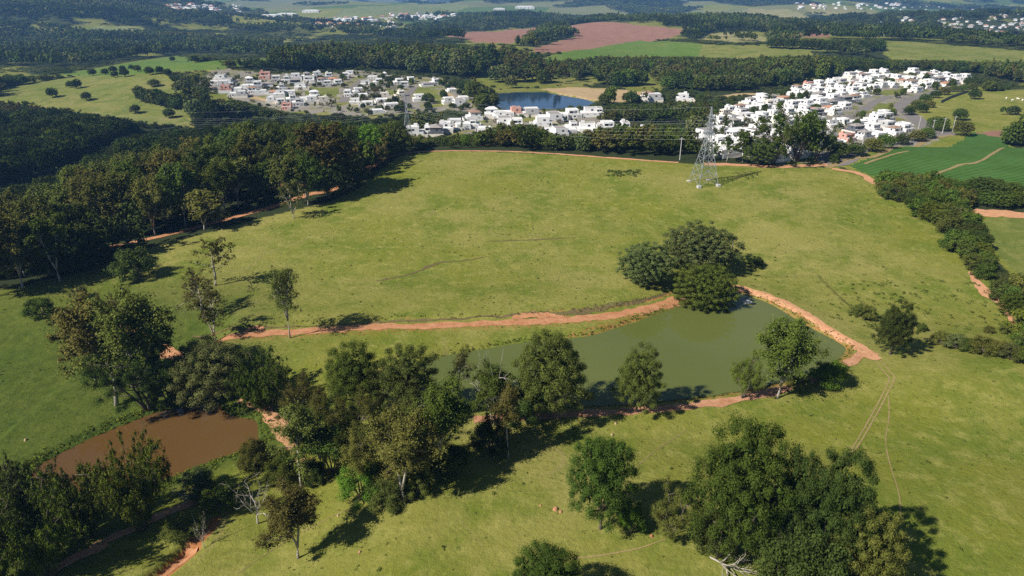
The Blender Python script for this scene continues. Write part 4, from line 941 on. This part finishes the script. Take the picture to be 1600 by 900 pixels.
# long white sheds
def shed(px, py, wpx, hpx, label, group=None, rot=0, depth=12):
    x, y = pick([(px, py)])[0]; z = float(gz(x, y)[0]); f = project(x, y, z)[2]; Wm = wpx * f / FPX; Hm = hpx * f / FPX
    o = link('shed', None, loc=(x, y, z), label=label, cat='shed', group=group); o.rotation_euler[2] = rot; a = Wm / 2; dp = max(depth, Wm * .3)
    link('wall', MB().box(-a, a, 0, dp, -2, Hm * .8).mesh('wall', M['white']), o)
    link('roof', hip(-a, a, 0, dp, Hm * .8 + .13, .5, Hm * .3).mesh('roof', M['rooflight']), o)
    for q in range(5):
        c = link('door', GAR, o); c.location = (-a + (q + .5) * 2 * a / 5, 0, 0); c.scale = (a * .22, 1.5, Hm * .55)
shed(750, 107, 24, 6, 'long white shed beside the gravel yard behind the woods')
# far villages: small pale houses
gv = random.Random(12)
def village(cx, cy, sx, sy, n, label, sc=1.0):
    """a far-off village, a few pixels a house: one mass"""
    pts = P([(cx + gv.uniform(-sx, sx), max(5, cy + gv.uniform(-sy, sy))) for _ in range(n)]); V, F, mi = [], [], []
    for (x, y) in pts:
        s = sc * gv.uniform(.6, 1.2); a, b, hh, rz = 8 * s, 7 * s, 5.5 * s, gv.uniform(-.6, .6); z = float(gz(x, y)[0]); roof = gv.choice([1, 1, 2, 3]); HOUSES.append((x, y))
        for mb, k in ((MB().box(-a, a, -b, b, -4, hh), 0), (hip(-a, a, -b, b, hh + .13, 1, 2.6 * s), roof)):
            n0 = len(V); V += [(x + q[0] * math.cos(rz) - q[1] * math.sin(rz), y + q[0] * math.sin(rz) + q[1] * math.cos(rz), z + q[2]) for q in mb.v]
            F += [tuple(n0 + i for i in f) for f in mb.f]; mi += [k] * len(mb.f)
    me = bpy.data.meshes.new('distant_houses'); me.from_pydata(V, [], F)
    for q in ('white', 'rooflight', 'rooftile', 'roofgrey'): me.materials.append(M[q])
    me.polygons.foreach_set('material_index', np.array(mi, np.int32)); me.update(); link('distant_houses', me, label=label, cat='village', kind='stuff')
village(555, 36, 62, 8, 110, 'pale roofs of the far village left of centre')
village(660, 26, 50, 5, 50, 'red-roofed far hamlet beyond the village')
village(1490, 34, 120, 24, 150, 'scattered pale houses of the hazy far town at right', .5)
village(1330, 10, 90, 5, 50, 'tiny pale houses on the far rise at right', .9)
village(320, 14, 60, 6, 50, 'tiny pale houses on the hazy slope at far left', .9)
for k, (px, py, wv, hv, lb) in enumerate([(420,27,28,4,'leftmost long white factory shed on the far slope'), (447,25,30,4,'middle long white factory shed on the far slope'), (485,20,26,4,'rightmost long white factory shed on the far slope'), (820,14,30,4,'white works building on the far plain'), (780,16,18,3,'low white shed left of the far works building')]):
    shed(px, py, wv, hv, lb, 'far factory sheds', 0, 30)

# ------------------------------------------------------------------ pylons and cables
M['steel'] = plain('galvanised_steel', (.24, .255, .27), .55, .1, 1, .5)
def pylon(px, py, top, label, yaw, base_w):
    x, y = pick([(px, py)])[0]; z = float(gz(x, y)[0]); _, f, d = ray(px, top); H = CAM_H + float(d) / float(f) * y - z
    o = link('pylon', None, loc=(x, y, z), label=label, cat='pylon', group='steel lattice pylons'); o.rotation_euler[2] = yaw
    half = lambda t: base_w * (.5 - .40 * min(t / .62, 1)) if t < .62 else base_w * (.10 - .085 * (t - .62) / .38)
    cor = ((-1, -1), (1, -1), (1, 1), (-1, 1)); lev = [0, .13, .25, .36, .46, .55, .62, .70, .78, .86, .93, 1.0]; r = H * .0034
    pt = lambda c, t: (c[0] * half(t), c[1] * half(t), t * H)
    for c in cor:
        mb = MB(); [mb.bar(pt(c, lev[i]), pt(c, lev[i + 1]), r * 1.25) for i in range(len(lev) - 1)]; link('leg', mb.mesh('leg', M['steel']), o)
        b = half(0); link('footing', MB().box(c[0] * b - .7, c[0] * b + .7, c[1] * b - .7, c[1] * b + .7, -1.5, .55).mesh('footing', M['concrete']), o)
    for q in range(4):
        a, b = cor[q], cor[(q + 1) % 4]; mb = MB()
        for i in range(len(lev) - 1):
            mb.bar(pt(a, lev[i]), pt(b, lev[i + 1]), r * .7); mb.bar(pt(b, lev[i]), pt(a, lev[i + 1]), r * .7); mb.bar(pt(a, lev[i + 1]), pt(b, lev[i + 1]), r * .8)
        link('lattice', mb.mesh('lattice', M['steel']), o)
    arms = []
    for t, ln in ((.66, .155), (.76, .13), (.86, .105)):
        for sgn in (-1, 1):
            mb = MB(); tip = (0, sgn * ln * H, t * H)
            for cx in (-1, 1): mb.bar((cx * half(t), sgn * half(t), t * H), tip, r * .8); mb.bar((cx * half(t + .05), sgn * half(t + .05), (t + .05) * H), tip, r * .7)
            am = link('crossarm', mb.mesh('crossarm', M['steel']), o)
            link('insulator', MB().tube([(0, tip[1], tip[2]), (0, tip[1], tip[2] - H * .045)], [r * 1.3, r * 1.3], 6).mesh('insulator', M['glass']), am)
            q = Vector((0, tip[1], tip[2] - H * .045)); q.rotate(o.rotation_euler); arms.append(q + Vector((x, y, z)))
    arms.append(Vector((x, y, z + H))); return o, arms
PY1 = pylon(1099, 287, 167, 'near steel lattice pylon with white footings on the pasture crest', math.radians(14), 8.4)
PY2 = pylon(638, 224, 148, 'far steel lattice pylon behind the crest trees left of the hamlet', math.radians(14), 7)
M['cable'] = plain('aluminium_cable', (.55, .56, .57), .4, .05, 1, .5)
def cable(a, b, sag, label):
    n = 28; pts = [a.lerp(b, i / n) - Vector((0, 0, sag * 4 * (i / n) * (1 - i / n))) for i in range(n + 1)]
    link('power_cable', MB().tube(pts, [.013] * (n + 1), 4).mesh('power_cable', M['cable']), label=label, cat='cable', group='power cables')
for k, (a, b) in enumerate(zip(PY1[1], PY2[1])):
    nm = ['near-side lowest', 'far-side lowest', 'near-side middle', 'far-side middle', 'near-side top', 'far-side top', 'earth wire, highest'][k]
    cable(a, b, 4, f'{nm} cable of the span between the two pylons')
    dv = (b - a); c = b + dv * 1.5 + Vector((-60, -90, -4)); cable(b, c, 7, f'{nm} cable running from the far pylon over the left valley')
# ------------------------------------------------------------------ poles, cattle, raft, mounds
poles = P([(1434,205),(1455,212),(1472,209),(1488,206),(1402,224),(1345,238),(1062,250)])
labs = rows_and_labels(poles, lambda i: 'pale concrete utility pole', 1, 'among the poles near the towns')
PM = MB().tube([(0, 0, -.5), (0, 0, 10)], [.20, .13], 8).mesh('pole', M['concrete']); CM = MB().box(-1.1, 1.1, -.08, .08, 9.2, 9.4).mesh('crossarm', M['concrete'])
for p_, lb in zip(poles, labs):
    o = link('utility_pole', None, loc=(*p_, float(gz(*p_)[0])), label=lb, cat='pole', group='utility poles'); link('pole', PM, o); link('crossarm', CM, o)
M['hide'] = plain('white_hide', (.72, .68, .62), .8, .08, 2)
cv = [(-.95, 0, 1.25), (-.4, 0, 1.2), (.35, 0, 1.22), (.8, 0, 1.38), (1.15, 0, 1.55), (1.5, 0, 1.35), (-.85, .25, .75), (-.95, .25, .4), (-.85, .25, 0), (-.85, -.25, .75), (-.95, -.25, .4), (-.85, -.25, 0), (.5, .24, .7), (.5, .24, .35), (.5, .24, 0), (.5, -.24, .7), (.55, -.24, .35), (.5, -.24, 0), (-1.15, 0, .95), (-1.18, 0, .5)]
ce = [(0, 1), (1, 2), (2, 3), (3, 4), (4, 5), (0, 6), (6, 7), (7, 8), (0, 9), (9, 10), (10, 11), (2, 12), (12, 13), (13, 14), (2, 15), (15, 16), (16, 17), (0, 18), (18, 19)]
cr = [.34, .40, .40, .27, .2, .13, .15, .09, .07, .15, .09, .07, .13, .08, .07, .13, .08, .07, .05, .04]
cme = bpy.data.meshes.new('cow'); cme.from_pydata(cv, ce, []); cme.materials.append(M['hide'])
for k, (px, py, rz, lb) in enumerate([(1582,158,.3,'white cow grazing leftmost on the far right hill pasture'), (1590,156,2.4,'white cow in the middle of the far right herd'), (1597,158,1.2,'white cow nearest the right edge of the far herd'), (1572,155,.9,'white cow apart from the herd on the far right pasture')]):
    x, y = pick([(px, py)])[0]; o = link('cow', cme, loc=(x, y, float(gz(x, y)[0])), label=lb, cat='cow', group='cattle on the far hill'); o.rotation_euler[2] = rz
    sk = o.modifiers.new('skin', 'SKIN'); o.modifiers.new('sub', 'SUBSURF').render_levels = 1
    if k == 0:
        for i, r_ in enumerate(cr): cme.skin_vertices[0].data[i].radius = (r_, r_)
        cme.skin_vertices[0].data[1].use_root = True
x, y = plane_at([(1168, 473)], POND_Z)[0]
rf = link('raft', None, loc=(x, y, POND_Z), label='small pale wooden raft floating at the pond head', cat='raft')
for q in range(5): link('plank', MB().box(-1.1, 1.1, -.75 + q * .3, -.50 + q * .3, .08, .2).mesh('plank', M['cream']), rf)
for q in (-1, 1): link('float', MB().tube([(q * .8, -.8, .0), (q * .8, .8, .0)], [.16, .16], 8).mesh('float', M['white']), rf)
link('box', MB().box(-.4, .4, -.3, .3, .204, .7).mesh('box', M['white']), rf)
mounds = [(868,796,1.0,'larger orange termite mound left of the ragged tree'), (876,800,.6,'smaller orange termite mound beside the larger one'), (1018,838,.7,'orange mound beside the small yellowish tree'), (562,863,.6,'orange mound at the tip of the gum tree shadow'), (528,806,.5,'grey mound right of the dead tree'), (956,680,.7,'pale mound on the dam slope, lower one'), (962,662,.6,'pale mound on the dam slope, upper one'), (845,790,.45,'small orange mound nearest the belt'), (1120,676,.5,'pale stone on the grass under the south shore'), (40,688,.8,'pale rock on the left meadow by the muddy pond')]
for px, py, sz, lb in mounds:
    x, y = pick([(px, py)])[0]; gg = np.random.default_rng(int(px)); mb = MB(); rings = [(0, .62), (.25, .58), (.5, .42), (.72, .2)]
    for zz, rr_ in rings:
        for a in range(9): f = 1 + .22 * gg.normal(); mb.v.append((rr_ * f * math.cos(a * .698), rr_ * f * math.sin(a * .698), zz - .1))
    for i in range(3):
        for a in range(9): mb.f.append((i * 9 + a, i * 9 + (a + 1) % 9, (i + 1) * 9 + (a + 1) % 9, (i + 1) * 9 + a))
    mb.f.append(tuple(27 + a for a in range(9)))
    o = link('termite_mound', mb.mesh('termite_mound', M['dirt_mid'] if 'orange' in lb else M['sand'], True), loc=(x, y, float(gz(x, y)[0])), label=lb, cat='mound', group='mounds on the grass'); o.scale = (sz * .75,) * 3
# dark fence along the avenue
fp = resample(P([(1470,161),(1490,152),(1512,145)]), 3.5)
fr = link('fence', None, loc=(*fp[0], 0), label='dark fence climbing beside the avenue above the hill pasture', cat='fence')
for k in range(len(fp) - 1):
    a, b = fp[k], fp[k + 1]; za, zb = float(gz(*a)[0]), float(gz(*b)[0]); mb = MB(); o3 = np.array([fp[0][0], fp[0][1], 0.])
    q = [np.array([*a, za - .1]), np.array([*b, zb - .1]), np.array([*b, zb + 2.2]), np.array([*a, za + 2.2])]; off = np.array([-(b - a)[1], (b - a)[0], 0]) / np.linalg.norm(b - a) * .06
    mb.v = [tuple(v - o3 + s * off) for s in (-1, 1) for v in q]; mb.f = [(0, 1, 2, 3), (7, 6, 5, 4), (0, 4, 5, 1), (1, 5, 6, 2), (2, 6, 7, 3), (3, 7, 4, 0)]; link('panel', mb.mesh('panel', M['darkwall']), fr)

# ------------------------------------------------------------------ far trees in towns, hedges, and woods as masses
def gn_forest(name, pts, scales, protos, label, seed, zone=70):
    """one object: points carry instances of unlinked tree meshes"""
    g = np.random.default_rng(seed); n = len(pts); Z = gz(pts[:, 0], pts[:, 1])
    me = bpy.data.meshes.new(name); me.vertices.add(n); me.vertices.foreach_set('co', np.column_stack([pts, Z - .3]).astype(np.float32).ravel())
    a = me.attributes.new('sc', 'FLOAT_VECTOR', 'POINT'); s = np.asarray(scales, np.float32); a.data.foreach_set('vector', np.stack([s[:, 0], s[:, 0], s[:, 1]], 1).ravel())
    a = me.attributes.new('rz', 'FLOAT_VECTOR', 'POINT'); rz = np.zeros((n, 3), np.float32); rz[:, 2] = g.random(n) * 6.28; a.data.foreach_set('vector', rz.ravel())
    a = me.attributes.new('pk', 'INT', 'POINT'); zn = vnoise(pts[:, 0], pts[:, 1], zone, 90) * .55 + vnoise(pts[:, 0], pts[:, 1], zone * .35, 91) * .25 + .2 * g.random(n); a.data.foreach_set('value', np.clip(((zn - .22) / .56 * len(protos)), 0, len(protos) - 1).astype(np.int32))
    me.update(); o = link(name, me, label=label, cat='woodland', kind='stuff')
    ng = bpy.data.node_groups.new(name, 'GeometryNodeTree'); ng.interface.new_socket('Geometry', in_out='INPUT', socket_type='NodeSocketGeometry'); ng.interface.new_socket('Geometry', in_out='OUTPUT', socket_type='NodeSocketGeometry')
    gi = ng.nodes.new('NodeGroupInput'); go = ng.nodes.new('NodeGroupOutput'); jn = ng.nodes.new('GeometryNodeJoinGeometry')
    def na(nm, tp): q = ng.nodes.new('GeometryNodeInputNamedAttribute'); q.data_type = tp; q.inputs['Name'].default_value = nm; return q.outputs['Attribute']
    for k, ob in enumerate(protos):
        oi = ng.nodes.new('GeometryNodeObjectInfo'); oi.inputs['Object'].default_value = ob; oi.inputs['As Instance'].default_value = True
        cmpn = ng.nodes.new('FunctionNodeCompare'); cmpn.data_type = 'INT'; cmpn.operation = 'EQUAL'
        ins_i = [s_ for s_ in cmpn.inputs if s_.enabled and s_.type == 'INT']
        ng.links.new(na('pk', 'INT'), ins_i[0]); ins_i[1].default_value = k
        ip = ng.nodes.new('GeometryNodeInstanceOnPoints'); ng.links.new(gi.outputs[0], ip.inputs['Points']); ng.links.new(cmpn.outputs[0], ip.inputs['Selection'])
        ng.links.new(oi.outputs['Geometry'], ip.inputs['Instance']); ng.links.new(na('sc', 'FLOAT_VECTOR'), ip.inputs['Scale'])
        er = ng.nodes.new('FunctionNodeEulerToRotation'); ng.links.new(na('rz', 'FLOAT_VECTOR'), er.inputs[0]); ng.links.new(er.outputs[0], ip.inputs['Rotation'])
        ng.links.new(ip.outputs[0], jn.inputs[0])
    ng.links.new(jn.outputs[0], go.inputs[0]); md = o.modifiers.new('trees', 'NODES'); md.node_group = ng; return o
def whole(kind, leaf, seed, lod):
    """trunk and crown of a tree as one unlinked object, height 15"""
    tm, cm, W, H = proto(kind, leaf, seed, lod); me = cm.copy(); me.name = 'wood_tree'; me.materials[0] = L[leaf]
    return bpy.data.objects.new('wood_tree', me)
def cluster(leaf, seed, n=7, spread=14):
    g = np.random.default_rng(seed); C, rad = [], []
    for q in range(n):
        cx, cy = g.uniform(-spread, spread, 2); Ht = g.uniform(9, 15)
        for k in range(7):
            d = g.normal(size=3); d /= np.linalg.norm(d); d[2] = abs(d[2]); C.append((cx + d[0] * 3.2, cy + d[1] * 3.2, Ht * .5 + d[2] * Ht * .42)); rad.append(2.3)
    V, F, v = cards(np.array(C), np.array(rad), 9, 2.3, g, .8, .7); return bpy.data.objects.new('wood_patch', np_mesh('wood_patch', V, F, L[leaf], v))
NEARW = [whole('broad', 'dark', 1, .10), whole('broad', 'green', 2, .10), whole('euc', 'euc', 3, .16), whole('broad', 'grey', 3, .10), whole('open', 'dark', 2, .14), whole('euc', 'green', 5, .16), whole('open', 'brown', 4, .14)]
PATCH = [cluster('shade', 1), cluster('dark', 4), cluster('shade', 2, 9), cluster('dark', 3), cluster('grey', 6, 5), cluster('dark', 8), cluster('green', 5), cluster('euc', 7)]
HX = np.array(HOUSES)
def grid_pts(r0, r1, spacing, seed, half=48):
    g = np.random.default_rng(seed); X = np.arange(-r1 * .8, r1 * .8, spacing); Y = np.arange(r0 * .6, r1, spacing); xs, ys = np.meshgrid(X, Y)
    xs = (xs + g.uniform(-.45, .45, xs.shape) * spacing).ravel(); ys = (ys + g.uniform(-.45, .45, ys.shape) * spacing).ravel()
    r = np.hypot(xs, ys); m = (r > r0) & (r <= r1) & (np.abs(np.degrees(np.arctan2(xs, ys))) < half)
    return xs[m], ys[m]
def wooded(xs, ys, seed, clear=8.5, marg=0):
    g = np.random.default_rng(seed); m = ~near_pasture(xs, ys) & ~inside(xs, ys, WOOD1) & ~inside(xs, ys, BELT)
    for nm, mt, poly in REG:
        q = inside(xs, ys, grow(poly, marg)); m &= ~q | ((g.random(len(xs)) < .02) & (nm in ('meadow', 'scrub_field', 'hill_pasture', 'clearing')))
    m &= ~inside(xs, ys, grow(LAKE, 6)) & ~inside(xs, ys, OPENZ)
    for T in TOWNS: m &= ~inside(xs, ys, T) | (g.random(len(xs)) < .46)
    m &= g.random(len(xs)) < cover(xs, ys)
    d = np.full(len(xs), 1e9)
    for hx, hy in HX: 
        d = np.minimum(d, (xs - hx) ** 2 + (ys - hy) ** 2)
    m &= d > clear ** 2
    return m
xs, ys = grid_pts(120, 950, 7.6, 51); m = wooded(xs, ys, 1) & off_roads(xs, ys, 4)
m &= ~((ys < 330) & (xs > 130))
intown = np.zeros(len(xs), bool)
for T in TOWNS: intown |= inside(xs, ys, T)
g5 = np.random.default_rng(6); sc = np.stack([.62 + .35 * g5.random(m.sum()), .60 + .42 * g5.random(m.sum())], 1)
zone = vnoise(xs[m], ys[m], 60, 77); sc *= (.80 + .5 * zone)[:, None] * (1 + .45 * ss(ys[m], 640, 760))[:, None]; sc[intown[m]] *= np.where(xs[m][intown[m]] > 80, .55, .40)[:, None]
hc = cap_height(xs[m], ys[m], [0, 1, 2, 3, 4]); rt = np.minimum(1, np.maximum(hc, 2.5) * (.55 + .62 * g5.random(m.sum()) ** .8) / (sc[:, 1] * 15)); sc[:, 1] *= rt; sc[:, 0] *= rt ** .6
P2 = np.stack([xs[m], ys[m]], 1); val = (P2[:, 0] < -70) & (P2[:, 1] < 540)
gn_forest('woodland', P2[~val], sc[~val], NEARW, 'mixed green woodland around the towns and the lake', 2)
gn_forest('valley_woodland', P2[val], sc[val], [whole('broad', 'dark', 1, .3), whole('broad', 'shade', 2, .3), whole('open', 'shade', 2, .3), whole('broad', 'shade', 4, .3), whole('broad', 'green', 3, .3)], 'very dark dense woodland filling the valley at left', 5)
print('near wood', m.sum())
xs, ys = grid_pts(950, 2600, 20, 52); m = wooded(xs, ys, 2, 26, 14); n = m.sum(); sc = np.stack([.75 + .35 * g5.random(n), .6 + .4 * g5.random(n) + .7 * vnoise(xs[m], ys[m], 110, 92)], 1); sc[:, 1] = np.minimum(sc[:, 1], np.maximum(cap_height(xs[m], ys[m], [2, 3, 4]), 2) / 14)
gn_forest('far_woodland', np.stack([xs[m], ys[m]], 1), sc, PATCH, 'dark forest on the hills beyond the towns', 3, 160); print('mid', n)
xs, ys = grid_pts(2600, 9000, 46, 53); m = wooded(xs, ys, 3, 48, 22); n = m.sum(); gn_forest('distant_woodland', np.stack([xs[m], ys[m]], 1), np.stack([1.7 + .6 * g5.random(n), 1.0 + .6 * g5.random(n)], 1), PATCH, 'bluish distant woods toward the horizon', 4, 500); print('far', n)
# hedgerows and lone trees in the far meadow
hd = P([(145,118),(165,117),(178,114),(192,111),(205,109),(215,112),(235,117),(250,115),(262,118),(180,121),(195,120),(110,137),(120,138),(82,152),(135,157),(212,177),(265,184),(270,96),(305,98)] + [(218 + 6.2 * k, 150 + 1.6 * k) for k in range(11)] + [(222 + 6.2 * k, 158 + 1.4 * k) for k in range(10)])
labs = rows_and_labels(hd, lambda i: 'dark rounded tree', 3, 'on the far left meadow')
for k, ((x, y), lb) in enumerate(zip(hd, labs)):
    Ht = (7 if k < 19 else 9) * (.8 + .4 * R.random()); put_tree(B, (x, y), Ht, Ht * 1.1, 'broad', 'dark', k % 4 + 1, lb, group='trees on the far left meadow', lod=.10)
hd = P([(1205 + 13 * k, 75 + .35 * k + (k % 3) * .4) for k in range(14)] + [(1300 + 9 * k, 77 + (k % 2)) for k in range(9)])
labs = rows_and_labels(hd, lambda i: 'dark hedgerow tree', 1, 'along the far mown field')
for k, ((x, y), lb) in enumerate(zip(hd, labs)): put_tree(B, (x, y), 13, 14, 'broad', 'dark', k % 4 + 1, lb, group='far hedgerow', lod=.10)
# avenue street trees
st = P([(1310,246),(1336,243),(1362,237),(1382,231),(1408,226),(1432,221),(1448,216),(1420,180),(1432,168),(1445,160),(1460,153),(1475,148),(1490,143),(1440,176),(1452,168),(1470,205),(1500,203),(1520,140),(1505,143)])
labs = rows_and_labels(st, lambda i: 'small round street tree', 2, 'along the avenue')
for k, ((x, y), lb) in enumerate(zip(st, labs)): put_tree('street_tree', (x, y), 5.2 + R.random() * 2, 7.5 + R.random() * 2, 'broad', ['green', 'dark', 'euc'][k % 3], k % 4 + 1, lb, group='street trees of the avenue', lod=.3)
for px, py, top, wv, lf, lb in [(1499,188,170,24,'dark','dark round tree on the slope above the crop field'), (1503,212,190,30,'euc','yellowish tree where the avenue meets the crop field'), (1463,203,183,34,'dark','dark tree cluster beside the avenue bend'), (1522,155,140,20,'dark','dark tree at the wood edge above the hill pasture')]:
    hero(B, px, py, top, wv, 'broad', lf, 3, lb, lod=.4)
# ------------------------------------------------------------------ tussocks, bankside weeds
def tufts(name, pts, size, leaf, label, seed, n=10):
    g = np.random.default_rng(seed); C = np.column_stack([pts, gz(pts[:, 0], pts[:, 1]) + size * .2]); V, F, v = cards(C, size * (.5 + .8 * g.random(len(C))), n, size * .55, g, .55, .5); return link(name, np_mesh(name, V, F, L[leaf], v), label=label, cat='grass', kind='stuff')
def in_pasture(n, seed, x0=-140, x1=240, y0=70, y1=340):
    g = np.random.default_rng(seed); X = g.uniform(x0, x1, n); Y = g.uniform(y0, y1, n)
    m = near_pasture(X, Y) & off_roads(X, Y, .3) & ~inside(X, Y, grow(POND, 2)) & ~inside(X, Y, grow(MUD, 2)) & (vnoise(X, Y, 26, 61) * .7 + vnoise(X, Y, 7, 62) * .5 + .25 * g.random(n) > .72); return np.stack([X[m], Y[m]], 1)
tufts('grass_tussock', in_pasture(5200, 1), .32, 'green', 'dark grass tussocks dotted over the pasture', 1)
tufts('weed_clump', in_pasture(1000, 8), .5, 'dark', 'dark weed clumps scattered over the pasture', 11, 14)
tufts('dry_tussock', in_pasture(2600, 2), .26, 'brown', 'dry brownish tussocks dotted over the pasture', 2)
def along(poly, n, w, seed, closed=True):
    p = resample(np.concatenate([poly, poly[:1]]) if closed else poly, .8); g = np.random.default_rng(seed); k = g.integers(0, len(p), n); return p[k] + g.normal(size=(n, 2)) * w
tufts('bank_weeds', along(grow(POND, .4), 800, .45, 3), .38, 'green', 'low weeds fringing the green pond', 3)
tufts('bank_reeds', along(grow(MUD, 1.0), 900, .9, 4), .5, 'bamboo', 'green weeds fringing the muddy pond', 4)
vg = []
for k, (p, wd) in enumerate(ROADS):
    if np.hypot(*p[len(p) // 2]) < 230 and wd > 1.2:
        t_ = np.gradient(p, axis=0); t_ /= np.linalg.norm(t_, axis=1, keepdims=True) + 1e-9; gg = np.random.default_rng(k)
        for s_ in (-1, 1):
            q = p + np.stack([-t_[:, 1], t_[:, 0]], 1) * s_ * (wd * .5 + .05 + gg.normal(size=(len(p), 1)) * .28); vg.append(q[gg.random(len(p)) < .6])
tufts('verge_grass', np.concatenate(vg), .24, 'green', 'grass tufts along the edges of the dirt roads', 12, 9)
bk = resample(ROAD_N, .8); tn = np.gradient(bk, axis=0); tn /= np.linalg.norm(tn, axis=1, keepdims=True)
bkp = bk + np.stack([-tn[:, 1], tn[:, 0]], 1) * (3.9 + np.random.default_rng(5).normal(size=(len(bk), 1)) * .5); sel = np.random.default_rng(6).random(len(bk)) < .55 + .3 * (bk[:, 0] > 20)
tufts('bank_scrub', bkp[sel], .5, 'brown', 'rough scrub along the top of the cut bank', 7)
rs = P([(1300 + 290 * R.random(), 440 + 75 * R.random()) for _ in range(150)]); tufts('pasture_scrub', rs, .75, 'euc', 'scrubby tufts on the rough pasture right of the pond', 8, 18)
ds = P([(950 + 50 * R.random(), 266 + 10 * R.random()) for _ in range(46)]); tufts('thistle_patch', ds, 1.0, 'dark', 'dark thistle patch on the upper pasture left of the near pylon', 9, 16)
# ------------------------------------------------------------------ haze
hz = MB().box(-33000, 33000, -33000, 33000, -260, 420).mesh('haze', M['white']); hz.materials.clear()
hm = bpy.data.materials.new('thin_haze'); hm.use_nodes = True; t = hm.node_tree; t.nodes.clear(); out = N(t, 'ShaderNodeOutputMaterial'); pv = N(t, 'ShaderNodeVolumePrincipled')
pv.inputs['Color'].default_value = (.24, .52, 1.0, 1); pv.inputs['Density'].default_value = 1.05e-4; pv.inputs['Anisotropy'].default_value = .1; t.links.new(pv.outputs[0], out.inputs['Volume']); hz.materials.append(hm)
link('haze', hz, kind='stuff')
